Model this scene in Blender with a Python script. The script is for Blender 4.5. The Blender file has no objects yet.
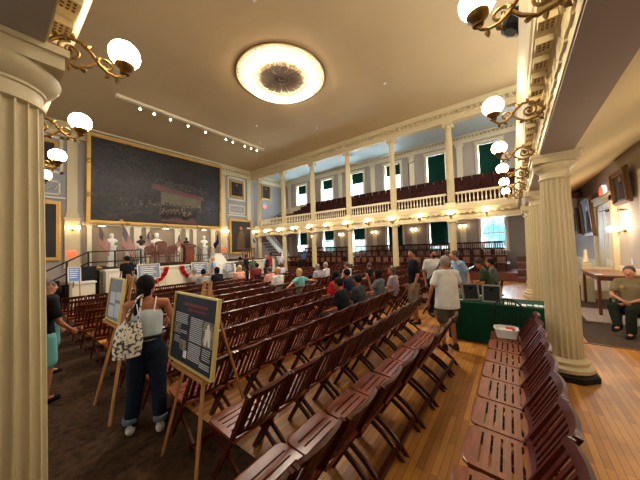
import bpy, math, random
from mathutils import Vector, Matrix
random.seed(7)
PI = math.pi
SC = bpy.context.scene
COL = SC.collection
V = Vector
# ------------------------------------------------------------------ materials
def lin(c):
    return tuple((v / 12.92 if v <= .04045 else ((v + .055) / 1.055) ** 2.4) for v in c)
def rgb(r, g, b): return lin((r / 255, g / 255, b / 255)) + (1,)
MATS = {}
def mat(name, col, rough=.6, metal=0, spec=.5, emit=None, es=0, var=0, scale=8, col2=None, bump=0, stretch=None, coat=0, sheen=0):
    m = bpy.data.materials.new(name); m.use_nodes = True
    nt = m.node_tree; b = nt.nodes['Principled BSDF']
    c = rgb(*col)
    b.inputs['Base Color'].default_value = c
    b.inputs['Roughness'].default_value = rough
    b.inputs['Metallic'].default_value = metal
    b.inputs['Specular IOR Level'].default_value = spec
    b.inputs['Coat Weight'].default_value = coat; b.inputs['Coat Roughness'].default_value = .2
    if emit:
        b.inputs['Emission Color'].default_value = rgb(*emit); b.inputs['Emission Strength'].default_value = es
    if var or col2 or bump:
        tc = nt.nodes.new('ShaderNodeTexCoord'); mp = nt.nodes.new('ShaderNodeMapping')
        nt.links.new(tc.outputs['Object'], mp.inputs[0])
        if stretch: mp.inputs['Scale'].default_value = stretch
        n = nt.nodes.new('ShaderNodeTexNoise'); n.inputs['Scale'].default_value = scale; n.inputs['Detail'].default_value = 5
        nt.links.new(mp.outputs[0], n.inputs['Vector'])
        r = nt.nodes.new('ShaderNodeValToRGB'); r.color_ramp.elements[0].position = .32; r.color_ramp.elements[1].position = .68
        c2 = rgb(*col2) if col2 else tuple(v * (1 - var) for v in c[:3]) + (1,)
        r.color_ramp.elements[0].color = c2; r.color_ramp.elements[1].color = c
        nt.links.new(n.outputs['Fac'], r.inputs[0]); nt.links.new(r.outputs[0], b.inputs['Base Color'])
        if bump:
            bp = nt.nodes.new('ShaderNodeBump'); bp.inputs['Strength'].default_value = bump; bp.inputs['Distance'].default_value = .02
            nt.links.new(n.outputs['Fac'], bp.inputs['Height']); nt.links.new(bp.outputs[0], b.inputs['Normal'])
    MATS[name] = m
    return m
cream = mat('cream_paint', (198, 182, 144), .5, var=.06, scale=3)
cream2 = mat('pale_trim_paint', (220, 208, 180), .5, var=.05, scale=3)
whitep = mat('white_paint', (226, 220, 208), .5)
wallg = mat('grey_wall_paint', (166, 156, 148), .8, var=.06, scale=1.5)
wallb = mat('blue_grey_wall', (150, 148, 152), .8, var=.06, scale=1.5)
ceilm = mat('tan_ceiling_plaster', (188, 166, 128), .9, var=.10, scale=.35)
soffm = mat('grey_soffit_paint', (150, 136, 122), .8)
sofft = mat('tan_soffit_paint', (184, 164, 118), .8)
gold = mat('gilt', (212, 162, 70), .42, metal=.35, var=.3, scale=25)
brass = mat('aged_brass', (124, 92, 44), .42, metal=.8, var=.35, scale=60)
dgold = mat('dull_gilt', (112, 78, 34), .45, metal=.4, var=.3, scale=25)
woodd = mat('dark_chair_wood', (76, 24, 12), .36, var=.45, scale=6, stretch=(1, 6, 6), coat=.05, spec=.3)
woods = mat('varnished_seat_wood', (134, 60, 24), .32, var=.5, scale=5, stretch=(1, 8, 8), coat=0, spec=.5)
woodl = mat('light_easel_wood', (172, 118, 62), .5, var=.2, scale=6, stretch=(6, 6, 1))
mahog = mat('mahogany', (104, 48, 28), .4, var=.3, scale=6)
tierw = mat('tier_seat_wood', (62, 24, 17), .6, spec=.15, var=.3, scale=4)
pale = mat('pale_seat_wood', (132, 88, 60), .45, var=.2, scale=5)
black = mat('black_paint', (10, 10, 11), .5, spec=.3)
blackm = mat('black_metal', (16, 16, 17), .35, metal=.3)
darkf = mat('dark_cloth', (26, 25, 30), .9)
green = mat('green_tablecloth', (8, 58, 38), .85, spec=.15, var=.15, scale=5)
blind = mat('green_blind', (14, 54, 44), .9, spec=.1, var=.1, scale=2)
marble = mat('white_marble', (232, 228, 220), .45, var=.05)
bronze = mat('dark_bronze', (44, 30, 24), .4, metal=.4)
glow = mat('lamp_glass', (255, 240, 210), .3, emit=(255, 232, 190), es=20)
glows = mat('sconce_glass', (255, 235, 200), .3, emit=(255, 220, 165), es=14)
ringm = mat('ceiling_light_ring', (255, 246, 220), .5, emit=(255, 236, 196), es=3.2)
spotm = mat('spot_lens', (255, 255, 255), .3, emit=(255, 240, 210), es=25)
exitm = mat('exit_red', (230, 60, 40), .4, emit=(255, 60, 30), es=1.6)
exitw = mat('exit_white', (240, 235, 225), .5, emit=(255, 230, 220), es=1)
medal = mat('medallion_plaster', (128, 112, 94), .7, var=.2, scale=12)
paper = mat('white_paper', (228, 226, 222), .7)
navy = mat('navy_board', (34, 38, 54), .6, spec=.2)
greyb = mat('grey_board', (110, 116, 132), .6)
blueb = mat('blue_board', (92, 130, 190), .6)
redi = mat('red_ink', (108, 24, 34), .7)
boardf = mat('pale_gilt_frame', (196, 178, 108), .45)
photo = mat('old_photo', (60, 56, 54), .6, col2=(150, 140, 130), scale=25)
flagr = mat('flag_red', (150, 12, 22), .85, spec=.1); flagw = mat('flag_white', (176, 170, 162), .85, spec=.1); flagb = mat('flag_blue', (18, 22, 62), .85, spec=.1)
rubber = mat('black_rubber', (22, 22, 22), .7)
plastic = mat('white_plastic', (226, 224, 220), .4)
skinl = mat('skin_light', (180, 122, 94), .6, spec=.3); skinm = mat('skin_tan', (150, 92, 62), .6, spec=.3); skind = mat('skin_brown', (120, 74, 50), .55)
hairb = mat('black_hair', (18, 12, 12), .8, spec=.15, var=.4, scale=40); hairn = mat('brown_hair', (70, 46, 32), .6, var=.3, scale=40)
hairg = mat('grey_hair', (130, 116, 104), .6, var=.2, scale=40); hairbl = mat('blond_hair', (176, 134, 84), .6, var=.2, scale=40)
eyem = mat('eye_dark', (30, 22, 20), .3)
jeans = mat('blue_denim', (24, 30, 46), .9, spec=.15, var=.25, scale=30)
CLOTH = {}
def cloth(r, g, b, rough=.9):
    k = (r, g, b)
    if k not in CLOTH: CLOTH[k] = mat('cloth_%d' % len(CLOTH), tuple(v * .86 for v in k), rough, spec=.12, var=.12, scale=12)
    return CLOTH[k]

def nodemat(name):
    m = bpy.data.materials.new(name); m.use_nodes = True
    return m, m.node_tree, m.node_tree.nodes['Principled BSDF']
def make_floorwood():
    m, nt, b = nodemat('strip_wood_floor')
    tc = nt.nodes.new('ShaderNodeTexCoord'); mp = nt.nodes.new('ShaderNodeMapping')
    nt.links.new(tc.outputs['Object'], mp.inputs[0])
    br = nt.nodes.new('ShaderNodeTexBrick')
    br.inputs['Color1'].default_value = rgb(212, 152, 70); br.inputs['Color2'].default_value = rgb(158, 104, 46)
    br.inputs['Mortar'].default_value = rgb(96, 58, 28); br.inputs['Scale'].default_value = 1
    br.inputs['Mortar Size'].default_value = .002; br.inputs['Brick Width'].default_value = .9; br.inputs['Row Height'].default_value = .058
    nt.links.new(mp.outputs[0], br.inputs['Vector'])
    n = nt.nodes.new('ShaderNodeTexNoise'); n.inputs['Scale'].default_value = 1.7; n.inputs['Detail'].default_value = 6
    nt.links.new(mp.outputs[0], n.inputs['Vector'])
    mx = nt.nodes.new('ShaderNodeMix'); mx.data_type = 'RGBA'; mx.blend_type = 'MULTIPLY'; mx.inputs[0].default_value = .7
    r = nt.nodes.new('ShaderNodeValToRGB'); r.color_ramp.elements[0].position = .3; r.color_ramp.elements[1].position = .75
    r.color_ramp.elements[0].color = (.50, .42, .34, 1); r.color_ramp.elements[1].color = (1.15, 1.1, 1, 1)
    nt.links.new(n.outputs['Fac'], r.inputs[0]); nt.links.new(br.outputs['Color'], mx.inputs[6]); nt.links.new(r.outputs[0], mx.inputs[7])
    nt.links.new(mx.outputs[2], b.inputs['Base Color']); b.inputs['Roughness'].default_value = .42
    b.inputs['Coat Weight'].default_value = .0
    return m
floorwood = make_floorwood()
carpet = mat('brown_carpet', (66, 46, 30), .95, spec=.1, col2=(38, 26, 17), scale=14, bump=.4)
carpetg = mat('grey_carpet', (84, 70, 60), .95, spec=.1, col2=(64, 54, 46), scale=14)
carpetw = mat('carpet_pale_band', (176, 160, 150), .95, col2=(140, 124, 116), scale=18)
def make_painting():
    m, nt, b = nodemat('dark_oil_painting')
    tc = nt.nodes.new('ShaderNodeTexCoord'); mp = nt.nodes.new('ShaderNodeMapping'); nt.links.new(tc.outputs['Object'], mp.inputs[0])
    mp.inputs['Scale'].default_value = (1, 1, 1.6)
    n = nt.nodes.new('ShaderNodeTexNoise'); n.inputs['Scale'].default_value = .9; n.inputs['Detail'].default_value = 9; n.inputs['Roughness'].default_value = .75
    nt.links.new(mp.outputs[0], n.inputs['Vector'])
    r = nt.nodes.new('ShaderNodeValToRGB'); e = r.color_ramp.elements
    e[0].position = .3; e[0].color = rgb(14, 9, 8); e[1].position = .78; e[1].color = rgb(66, 50, 36)
    x = e.new(.5); x.color = rgb(26, 18, 15)
    nt.links.new(n.outputs['Fac'], r.inputs[0]); nt.links.new(r.outputs[0], b.inputs['Base Color'])
    b.inputs['Roughness'].default_value = .42
    b.inputs['Specular IOR Level'].default_value = .35
    bp = nt.nodes.new('ShaderNodeBump'); bp.inputs['Strength'].default_value = .6; bp.inputs['Distance'].default_value = .05
    n2 = nt.nodes.new('ShaderNodeTexNoise'); n2.inputs['Scale'].default_value = 5; n2.inputs['Detail'].default_value = 6
    nt.links.new(tc.outputs['Object'], n2.inputs['Vector']); nt.links.new(n2.outputs['Fac'], bp.inputs['Height']); nt.links.new(bp.outputs[0], b.inputs['Normal'])
    return m
paintm = make_painting()
portm = mat('dark_portrait', (34, 23, 20), .65, col2=(22, 17, 18), scale=2)
floral = mat('floral_tote_cloth', (226, 216, 200), .9, col2=(70, 64, 60), scale=22)
e_ = floral.node_tree.nodes
for n_ in e_:
    if n_.type == 'VALTORGB': n_.color_ramp.elements[0].position = .44; n_.color_ramp.elements[1].position = .50

# ------------------------------------------------------------------ mesh builder
class MB:
    def __init__(s): s.v = []; s.f = []; s.mi = []; s.m = 0
    def add(s, vs, fs):
        o = len(s.v); s.v += [tuple(v) for v in vs]; s.f += [tuple(i + o for i in f) for f in fs]; s.mi += [s.m] * len(fs); return s
    def box(s, x0, x1, y0, y1, z0, z1, M=None):
        p = [V((x, y, z)) for z in (z0, z1) for y in (y0, y1) for x in (x0, x1)]
        if M: p = [M @ q for q in p]
        return s.add(p, [(0, 2, 3, 1), (4, 5, 7, 6), (0, 1, 5, 4), (2, 6, 7, 3), (0, 4, 6, 2), (1, 3, 7, 5)])
    def bar(s, a, b, w, h, up=(0, 0, 1)):
        a = V(a); b = V(b); d = b - a; L = d.length; d.normalize(); u = V(up)
        if abs(u.dot(d)) > .98: u = V((0, 1, 0))
        x = d.cross(u).normalized(); u = x.cross(d)
        M = Matrix((x, d, u)).transposed().to_4x4(); M.translation = a
        return s.box(-w / 2, w / 2, 0, L, -h / 2, h / 2, M)
    def lathe(s, prof, c=(0, 0, 0), n=16, M=None, phase=0):
        vs = []; fs = []
        for r, z in prof:
            for k in range(n):
                a = 2 * PI * k / n + phase; vs.append(V((c[0] + r * math.cos(a), c[1] + r * math.sin(a), c[2] + z)))
        for i in range(len(prof) - 1):
            for k in range(n):
                k2 = (k + 1) % n; fs.append((i * n + k, i * n + k2, (i + 1) * n + k2, (i + 1) * n + k))
        fs.append(tuple(range(n))[::-1]); fs.append(tuple((len(prof) - 1) * n + k for k in range(n)))
        if M: vs = [M @ v for v in vs]
        return s.add(vs, fs)
    def sphere(s, c, r, n=16, m=10, sx=1, sy=1, sz=1, M=None):
        prof = [(r * math.sin(PI * i / m) or 1e-5, -r * math.cos(PI * i / m)) for i in range(m + 1)]
        T = Matrix.Translation(c) @ (M or Matrix()) @ Matrix.Diagonal((sx, sy, sz, 1))
        return s.lathe(prof, (0, 0, 0), n, T)
    def tube(s, pts, r, n=8, flat=1, side=None):
        pts = [V(p) for p in pts]; R = r if isinstance(r, (list, tuple)) else [r] * len(pts); vs = []; fs = []
        up = None
        for i, p in enumerate(pts):
            d = (pts[min(i + 1, len(pts) - 1)] - pts[max(i - 1, 0)]).normalized()
            if side is not None: x = V(side)
            elif up is None: x = d.cross(V((0, 0, 1)) if abs(d.z) < .9 else V((0, 1, 0)))
            else: x = up
            x = (x - d * x.dot(d)); x = x.normalized() if x.length > 1e-6 else V((1, 0, 0)); up = x
            y = d.cross(x)
            for k in range(n):
                a = 2 * PI * k / n; q = R[i]
                rx, ry = q if isinstance(q, (list, tuple)) else (q, q * flat)
                vs.append(p + x * math.cos(a) * rx + y * math.sin(a) * ry)
        for i in range(len(pts) - 1):
            for k in range(n):
                k2 = (k + 1) % n; fs.append((i * n + k, i * n + k2, (i + 1) * n + k2, (i + 1) * n + k))
        fs.append(tuple(range(n))[::-1]); fs.append(tuple((len(pts) - 1) * n + k for k in range(n)))
        return s.add(vs, fs)
    def cap(s, a, b, r0, r1, side=(1, 0, 0), n=12):
        """limb with rounded ends; r = radius or (side, other)"""
        a = V(a); b = V(b); d = (b - a); L = d.length; d = d.normalized() if L > 1e-6 else V((0, 0, 1))
        T = lambda r: r if isinstance(r, (tuple, list)) else (r, r)
        r0 = T(r0); r1 = T(r1); P = []; R = []
        for k in range(1, 5):
            t = k / 4 * PI / 2; P.append(a - d * math.cos(t) * min(r0)); R.append((r0[0] * math.sin(t), r0[1] * math.sin(t)))
        for k in range(4, 0, -1):
            t = k / 4 * PI / 2; P.append(b + d * math.cos(t) * min(r1)); R.append((r1[0] * math.sin(t), r1[1] * math.sin(t)))
        return s.tube(P, R, n, side=side)
    def prism(s, poly, axis, a, b, M=None):
        """poly = 2D outline; axis x: (y,z); y: (x,z); z: (x,y)"""
        def P(u, w, t): return V((t, u, w)) if axis == 'x' else V((u, t, w)) if axis == 'y' else V((u, w, t))
        n = len(poly); vs = [P(u, w, a) for u, w in poly] + [P(u, w, b) for u, w in poly]
        if M: vs = [M @ v for v in vs]
        fs = [tuple(range(n))[::-1], tuple(range(n, 2 * n))] + [(i, (i + 1) % n, n + (i + 1) % n, n + i) for i in range(n)]
        return s.add(vs, fs)
    def grid(s, fn, nu, nv, th=0):
        vs = [fn(i / nu, j / nv) for j in range(nv + 1) for i in range(nu + 1)]
        return s.add(vs, [(j * (nu + 1) + i, j * (nu + 1) + i + 1, (j + 1) * (nu + 1) + i + 1, (j + 1) * (nu + 1) + i) for j in range(nv) for i in range(nu)])
    def mesh(s, name, mats, smooth=False, fix=True):
        me = bpy.data.meshes.new(name); me.from_pydata(s.v, [], s.f)
        for m in (mats if isinstance(mats, (list, tuple)) else [mats]): me.materials.append(m)
        me.polygons.foreach_set('material_index', s.mi)
        if fix:
            import bmesh
            bm = bmesh.new(); bm.from_mesh(me); bmesh.ops.recalc_face_normals(bm, faces=bm.faces); bm.to_mesh(me); bm.free()
        if smooth:
            me.polygons.foreach_set('use_smooth', [True] * len(me.polygons)); me.set_sharp_from_angle(angle=math.radians(38))
        me.update(); return me
    def obj(s, name, mats, parent=None, loc=(0, 0, 0), rz=0, smooth=False, fix=True):
        o = bpy.data.objects.new(name, s.mesh(name, mats, smooth, fix)); COL.objects.link(o)
        o.location = loc; o.rotation_euler = (0, 0, rz)
        if parent: o.parent = parent
        return o
def tag(o, label, cat, group=None, kind=None):
    o['label'] = label; o['category'] = cat
    if group: o['group'] = group
    if kind: o['kind'] = kind
    return o
def thing(name, label, cat, loc=(0, 0, 0), rz=0, group=None):
    o = bpy.data.objects.new(name, None); COL.objects.link(o); o.location = loc; o.rotation_euler = (0, 0, rz)
    o.empty_display_size = .1
    return tag(o, label, cat, group)
def struct(o, name=None):
    o['kind'] = 'structure'
    return o
def copy_tree(root, loc, rz, label=None, group=None, scale=None):
    r = root.copy(); COL.objects.link(r); r.location = loc; r.rotation_euler = (0, 0, rz)
    if label: r['label'] = label
    if group: r['group'] = group
    if scale: r.scale = scale
    for ch in list(root.children):
        c = ch.copy(); COL.objects.link(c); c.parent = r
        for g in list(ch.children):
            d = g.copy(); COL.objects.link(d); d.parent = c
    return r
ORD = ['', 'first', 'second', 'third', 'fourth', 'fifth', 'sixth', 'seventh', 'eighth', 'ninth', 'tenth', 'eleventh', 'twelfth', 'thirteenth', 'fourteenth', 'fifteenth', 'sixteenth', 'seventeenth', 'eighteenth', 'nineteenth', 'twentieth'] + ['twenty-' + w for w in ('first', 'second', 'third', 'fourth', 'fifth', 'sixth', 'seventh', 'eighth', 'ninth')] + ['thirtieth'] + ['thirty-' + w for w in ('first', 'second', 'third', 'fourth', 'fifth')]

# ------------------------------------------------------------------ dimensions
XL, YR = .204, -.349            # hall-side faces of the left and rear gallery beams
XA, YW, XW, YB = 14.91, 19.1, 19.0, -2.4   # arcade axis, stage wall, far wall, rear wall
PIT, Y0 = 3.129, 2.52
CEIL = 9.1
WY = [Y0 + PIT * (k - .5) for k in range(0, 6)]           # window centres on the far wall

# ------------------------------------------------------------------ floor, ceiling, walls
def slab(name, x0, x1, y0, y1, z0, z1, m): return struct(MB().box(x0, x1, y0, y1, z0, z1).obj(name, m))
slab('floor', -3.2, 19.4, -2.6, 19.4, -.2, 0, floorwood)
slab('floor_carpet', -3.0, 1.5, -2.4, 14.4, 0, .008, carpet)
slab('floor_carpet_front', 1.5, 14.4, 9.75, 14.4, 0, .008, carpet)
slab('floor_carpet_rear', 6.75, 15.2, -2.4, -1.02, 0, .008, carpetg)
slab('floor_carpet_pale', 8.55, 10.2, -2.38, -1.3, .008, .014, carpetw)  # paler band laid over the rear carpet
slab('trim_floor_strip', 6.71, 6.75, -2.4, -.85, 0, .012, pale)
slab('ceiling', -3.2, 19.4, -2.6, 19.4, CEIL, CEIL + .2, ceilm)
def holed_wall(name, axis, c0, c1, a, b, centres, bands, m):
    w = MB(); e = [a] + [q for c in centres for q in (c - .62, c + .62)] + [b]
    def bx(p, q, z0, z1):
        if axis == 'x': w.box(c0, c1, p, q, z0, z1)
        else: w.box(p, q, c0, c1, z0, z1)
    for i in range(0, len(e) - 1, 2): bx(e[i], e[i + 1], 0, CEIL)
    for c in centres:
        z = 0
        for z0, z1 in bands: bx(c - .62, c + .62, z, z0); z = z1
        bx(c - .62, c + .62, z, CEIL)
    return struct(w.obj(name, m))
LWY = [Y0 + PIT * (k - .5) for k in range(0, 6)]; RWX = [3.2 + 3.2 * k for k in range(5)]
holed_wall('wall_left', 'x', -3.3, -3, -2.6, 19.4, LWY, ((1.5, 3.6), (6.3, 8.25)), wallg)
holed_wall('wall_rear', 'y', YB - .3, YB, -3, 19.4, RWX, ((6.3, 8.25),), wallg)
slab('wall_front', -3, XW, YW, YW + .3, 0, CEIL, wallg)
# far wall with window openings
wm = MB(); ys = [YB] + [y for c in WY for y in (c - .62, c + .62)] + [YW]
for i in range(0, len(ys) - 1, 2): wm.box(XW, XW + .42, ys[i], ys[i + 1], 0, CEIL)
for c in WY:
    for a, b in ((0, 1.5), (3.6, 6.3), (8.25, CEIL)): wm.box(XW, XW + .42, c - .62, c + .62, a, b)
struct(wm.obj('wall_right', wallg))
win = 0
for i, c in enumerate(WY):
    for z0, z1, lv in ((1.5, 3.6, 'lower'), (6.3, 8.25, 'upper')):
        win += 1
        r = bpy.data.objects.new('window_%d' % win, None); COL.objects.link(r); r.location = (XW, c, z0); r['kind'] = 'structure'
        H = z1 - z0; f = MB()
        for a, b, zz0, zz1 in ((-.62, -.56, 0, H), (.56, .62, 0, H), (-.56, .56, 0, .06), (-.56, .56, H - .06, H), (-.56, .56, H / 2 - .03, H / 2 + .03)): f.box(.28, .34, a, b, zz0, zz1)
        for k in (-1, 0, 1): f.box(.3, .325, k * .28 - .012, k * .28 + .012, .06, H - .06)
        for k in (.25, .75): f.box(.3, .325, -.56, .56, H * k - .012, H * k + .012)
        f.obj('window_frame', mahog if lv == 'lower' else whitep, r)
        g = MB()
        for a, b in ((-.76, -.62), (.62, .76)): g.box(-.05, .0, a, b, -.1, H + .13).box(-.07, -.05, a + (.1 if a < 0 else 0), b - (0 if a < 0 else .1), -.1, H + .03)
        g.box(-.05, 0, -.62, .62, H, H + .13).box(-.08, 0, -.8, .8, H + .13, H + .17).box(-.1, 0, -.8, .8, -.12, -.04)
        g.box(0, .3, -.625, -.6, 0, H).box(0, .3, .6, .625, 0, H).box(0, .3, -.6, .6, -.01, .012)
        g.obj('window_casing', cream2 if lv == 'upper' else whitep, r)
        frac = {'lower': [0, .84, 1, .48, .45, .62], 'upper': [.97, 1, .42, .45, .42, .42]}[lv][i]
        if frac:
            t = thing('roller_blind', 'green roller blind on %s window, %s counting from the rear wall, %s' % (lv, ORD[i + 1], 'drawn fully down' if frac > .9 else 'pulled down partway'), 'blind', (XW + .2, c, z1 - .02), 0, 'green window blinds')
            MB().box(-.006, .006, -.55, .55, -H * frac + .03, 0).obj('blind_cloth', blind, t)
            MB().box(-.014, .014, -.55, .55, -H * frac + .01, -H * frac + .03).obj('bottom_bar', mahog if 0 else blind, t)

# far wall pilasters
def pilaster(m, x0, x1, y0, y1, z0, z1, face):
    m.box(x0, x1, y0, y1, z0, z1)
trim_n = 0
def trim(m, mt, smooth=False):
    global trim_n
    trim_n += 1
    return struct(m.obj('trim_%d' % trim_n, mt, smooth=smooth))
def ionic_flat(m, cx, cy, z, w, d, axis):
    """flat ionic capital on a pilaster; axis = direction across"""
    for s in (-1, 1):
        for r, q in ((.085, d), (.05, d + .02)):
            if axis == 'y': M = Matrix.Translation((cx, cy + s * (w / 2), z - .13)) @ Matrix.Rotation(PI / 2, 4, 'Y')
            else: M = Matrix.Translation((cx + s * (w / 2), cy, z - .13)) @ Matrix.Rotation(PI / 2, 4, 'X')
            m.lathe([(r, -q), (r, q)], (0, 0, 0), 12, M)
    if axis == 'y': m.box(cx - d, cx + d, cy - w / 2, cy + w / 2, z - .16, z - .04).box(cx - d - .02, cx + .05, cy - w / 2 - .06, cy + w / 2 + .06, z - .04, z)
    else: m.box(cx - w / 2, cx + w / 2, cy - d, cy + d, z - .16, z - .04).box(cx - w / 2 - .06, cx + w / 2 + .06, cy - d - .02, cy + .05, z - .04, z)
for k in range(0, 6):
    y = Y0 + PIT * k + .08
    if y > 18.6: continue
    m = MB().box(XW - .08, XW, y - .17, y + .17, 3.9, 8.55).box(XW - .11, XW, y - .2, y + .2, 6.0, 6.2)
    ionic_flat(m, XW - .08, y, 8.55, .34, .05, 'y'); trim(m, cream2, True)
    m = MB().box(XW - .08, XW, y - .17, y + .17, 1.2, 3.2).box(XW - .11, XW, y - .2, y + .2, 3.1, 3.2); trim(m, cream2)
# upper wall sill band and cornices with dentils
trim(MB().box(XW - .05, XW, YB, YW, 6.06, 6.16).box(XW - .03, XW, YB, YW, 3.9, 6.06), cream2)
def dentil_band(m, axis, fixed, sgn, a, b, z, step=.22, sz=.1, out=.08):
    n = int((b - a) / step)
    for i in range(n):
        t = a + (i + .5) * step
        if axis == 'y': m.box(min(fixed, fixed + sgn * out), max(fixed, fixed + sgn * out), t - sz / 2, t + sz / 2, z, z + sz)
        else: m.box(t - sz / 2, t + sz / 2, min(fixed, fixed + sgn * out), max(fixed, fixed + sgn * out), z, z + sz)
m = MB().box(XW - .06, XW, YB, YW, 8.55, 8.75).box(XW - .12, XW, YB, YW, 8.75, 8.8).box(XW - .28, XW, YB, YW, 8.92, 9.1)
dentil_band(m, 'y', XW - .06, -1, YB, YW, 8.81); trim(m, cream2)

# ------------------------------------------------------------------ gallery beams (entablatures)
def entab(axis, face, sgn, a, b, back):
    """face = coordinate of hall-side face, sgn = direction toward the hall"""
    m = MB()
    prof = [(0, 3.16), (0, 3.26), (.018, 3.262), (.018, 3.285), (0, 3.29), (0, 3.44), (.03, 3.45), (.03, 3.49), (.15, 3.50), (.155, 3.55), (.17, 3.555), (.186, 3.62), (.23, 3.68), (.235, 3.71), (.06, 3.73), (.06, 3.94)]
    poly = [(face + sgn * o, z) for o, z in prof] + [(back, 3.94), (back, 3.16)]
    m.prism(poly, 'x' if axis == 'x' else 'y', a, b)
    return m
def mutules(m, axis, face, sgn, a, b, step=.26):
    n = int((b - a) / step)
    for i in range(n):
        t = a + (i + .5) * step
        f0, f1 = sorted((face + sgn * .035, face + sgn * .14))
        g0, g1 = sorted((face, face + sgn * .012))
        if axis == 'x':
            m.m = 0; m.box(t - .055, t + .055, f0, f1, 3.445, 3.505)
            for u in (-.05, -.0166, .0166, .05): m.box(t + u - .008, t + u + .008, g0, g1, 3.30, 3.44)
            m.box(t - .065, t + .065, g0, sorted((face, face + sgn * .02))[1], 3.235, 3.25)
            m.m = 1
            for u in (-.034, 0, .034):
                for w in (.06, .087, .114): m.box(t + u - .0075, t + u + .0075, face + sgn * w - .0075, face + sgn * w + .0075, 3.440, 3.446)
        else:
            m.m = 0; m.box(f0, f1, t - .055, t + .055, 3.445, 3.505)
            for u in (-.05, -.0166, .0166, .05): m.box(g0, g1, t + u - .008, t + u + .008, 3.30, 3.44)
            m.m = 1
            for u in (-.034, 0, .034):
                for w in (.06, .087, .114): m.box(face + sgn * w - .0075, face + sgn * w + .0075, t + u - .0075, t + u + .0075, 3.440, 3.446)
    m.m = 0
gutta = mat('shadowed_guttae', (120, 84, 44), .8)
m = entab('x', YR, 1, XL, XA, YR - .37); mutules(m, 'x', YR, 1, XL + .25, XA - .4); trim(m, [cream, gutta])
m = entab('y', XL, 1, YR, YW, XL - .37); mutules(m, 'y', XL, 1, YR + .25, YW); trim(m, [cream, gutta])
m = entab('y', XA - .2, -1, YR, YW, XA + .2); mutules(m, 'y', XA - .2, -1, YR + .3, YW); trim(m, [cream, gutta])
# dull undersides of the two near beams
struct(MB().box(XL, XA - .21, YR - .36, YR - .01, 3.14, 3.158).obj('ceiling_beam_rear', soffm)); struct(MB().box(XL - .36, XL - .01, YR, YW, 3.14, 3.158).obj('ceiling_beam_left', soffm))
# gallery floors / sloping undersides
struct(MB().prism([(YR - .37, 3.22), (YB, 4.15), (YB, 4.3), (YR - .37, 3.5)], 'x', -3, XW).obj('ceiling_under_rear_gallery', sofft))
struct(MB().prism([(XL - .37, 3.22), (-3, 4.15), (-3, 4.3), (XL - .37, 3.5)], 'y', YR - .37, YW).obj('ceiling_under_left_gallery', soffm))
struct(MB().prism([(XA + .2, 3.3), (XW, 3.85), (XW, 4.0), (XA + .2, 3.7)], 'y', YB, YW).obj('ceiling_under_far_gallery', wallg))
slab('ceiling_side_gallery', XA + .2, XW, YB, YW, 8.98, 9.06, mat('daylit_blue_ceiling', (176, 186, 190), .9))  # bluish window light painted into this ceiling's colour
# upper beam of the far arcade and of stage wall
def upper(axis, face, sgn, a, b, back):
    m = MB(); prof = [(0, 8.37), (0, 8.5), (.02, 8.505), (.02, 8.62), (.05, 8.64), (.05, 8.70), (.05, 8.82), (.16, 8.83), (.17, 8.93), (.24, 9.0), (.25, 9.09)]
    m.prism([(face + sgn * o, z) for o, z in prof] + [(back, 9.09), (back, 8.37)], axis, a, b)
    dentil_band(m, axis, face + sgn * .05, sgn, a, b, 8.68, .26, .13, .11)
    return m
trim(upper('y', XA - .18, -1, YB, YW, XA + .18), cream)
trim(upper('x', YW - .12, -1, -3, XA, YW), cream)
trim(upper('x', YW - .05, -1, XA + .18, XW, YW), cream2)
# beams over the left and rear galleries (mirror of the far arcade, above and behind the camera)
trim(upper('y', XL - .18, 1, YB, YW, XL - .4), cream)

# ------------------------------------------------------------------ columns
def fluted(m, z0, z1, r0, r1, nfl=20, rows=8):
    prf = [0, .14, .17, .26, .42, .57, .73, .88, .97]
    per = len(prf); n = nfl * per; vs = []; fs = []
    for j in range(rows + 1):
        t = j / rows; r = r0 + (r1 - r0) * (t ** 1.4); z = z0 + (z1 - z0) * t
        for k in range(n):
            q = prf[k % per]; u = (q - .14) / .86; dep = .15 * r * math.sqrt(max(0, 1 - (2 * u - 1) ** 2)) if u > 0 else 0
            if k % per == 8: dep = .15 * r * .36
            a = 2 * PI * (k // per + q) / nfl; rr = r - dep; vs.append((rr * math.cos(a), rr * math.sin(a), z))
    for j in range(rows):
        for k in range(n):
            k2 = (k + 1) % n; fs.append((j * n + k, j * n + k2, (j + 1) * n + k2, (j + 1) * n + k))
    m.add(vs, fs); return m
def doric(label, x, y, rt, rb, ab, group=None, plinth=False):
    t = thing('doric_column', label, 'column', (x, y, 0), 0, group)
    fluted(MB(), .26, 2.84, rb, rt).obj('shaft', cream, t, smooth=True)
    z = .0
    m = MB().lathe([(rb + .075, .09), (rb + .10, .11), (rb + .10, .155), (rb + .075, .175), (rb + .05, .18), (rb + .045, .205), (rb + .055, .21), (rb + .055, .23), (rb + .03, .245), (rb + .005, .27), (rb - .02, .27)], n=40)
    m.obj('base', cream, t, smooth=True)
    MB().lathe([(rb + .15, .0), (rb + .15, .07), (rb + .12, .09)], n=8, phase=PI / 8).obj('plinth', black if plinth else cream, t)
    m = MB().lathe([(rt - .01, 2.80), (rt + .012, 2.81), (rt + .012, 2.83), (rt - .002, 2.835), (rt, 2.90), (rt + .012, 2.905), (rt + .012, 2.92), (rt + .02, 2.925), (rt + .05, 2.95), (rt + .075, 2.99), (rt + .08, 3.01), (rt + .07, 3.03), (.05, 3.03)], n=48)
    m.box(-ab, ab, -ab, ab, 3.03, 3.11).box(-ab - .02, ab + .02, -ab - .02, ab + .02, 3.11, 3.155)
    m.obj('capital', cream, t, smooth=True); return t
doric('large cream fluted column close by at the far left edge of the view', .03, 2.38, .185, .215, .25, 'fluted columns under the near galleries')
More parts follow.
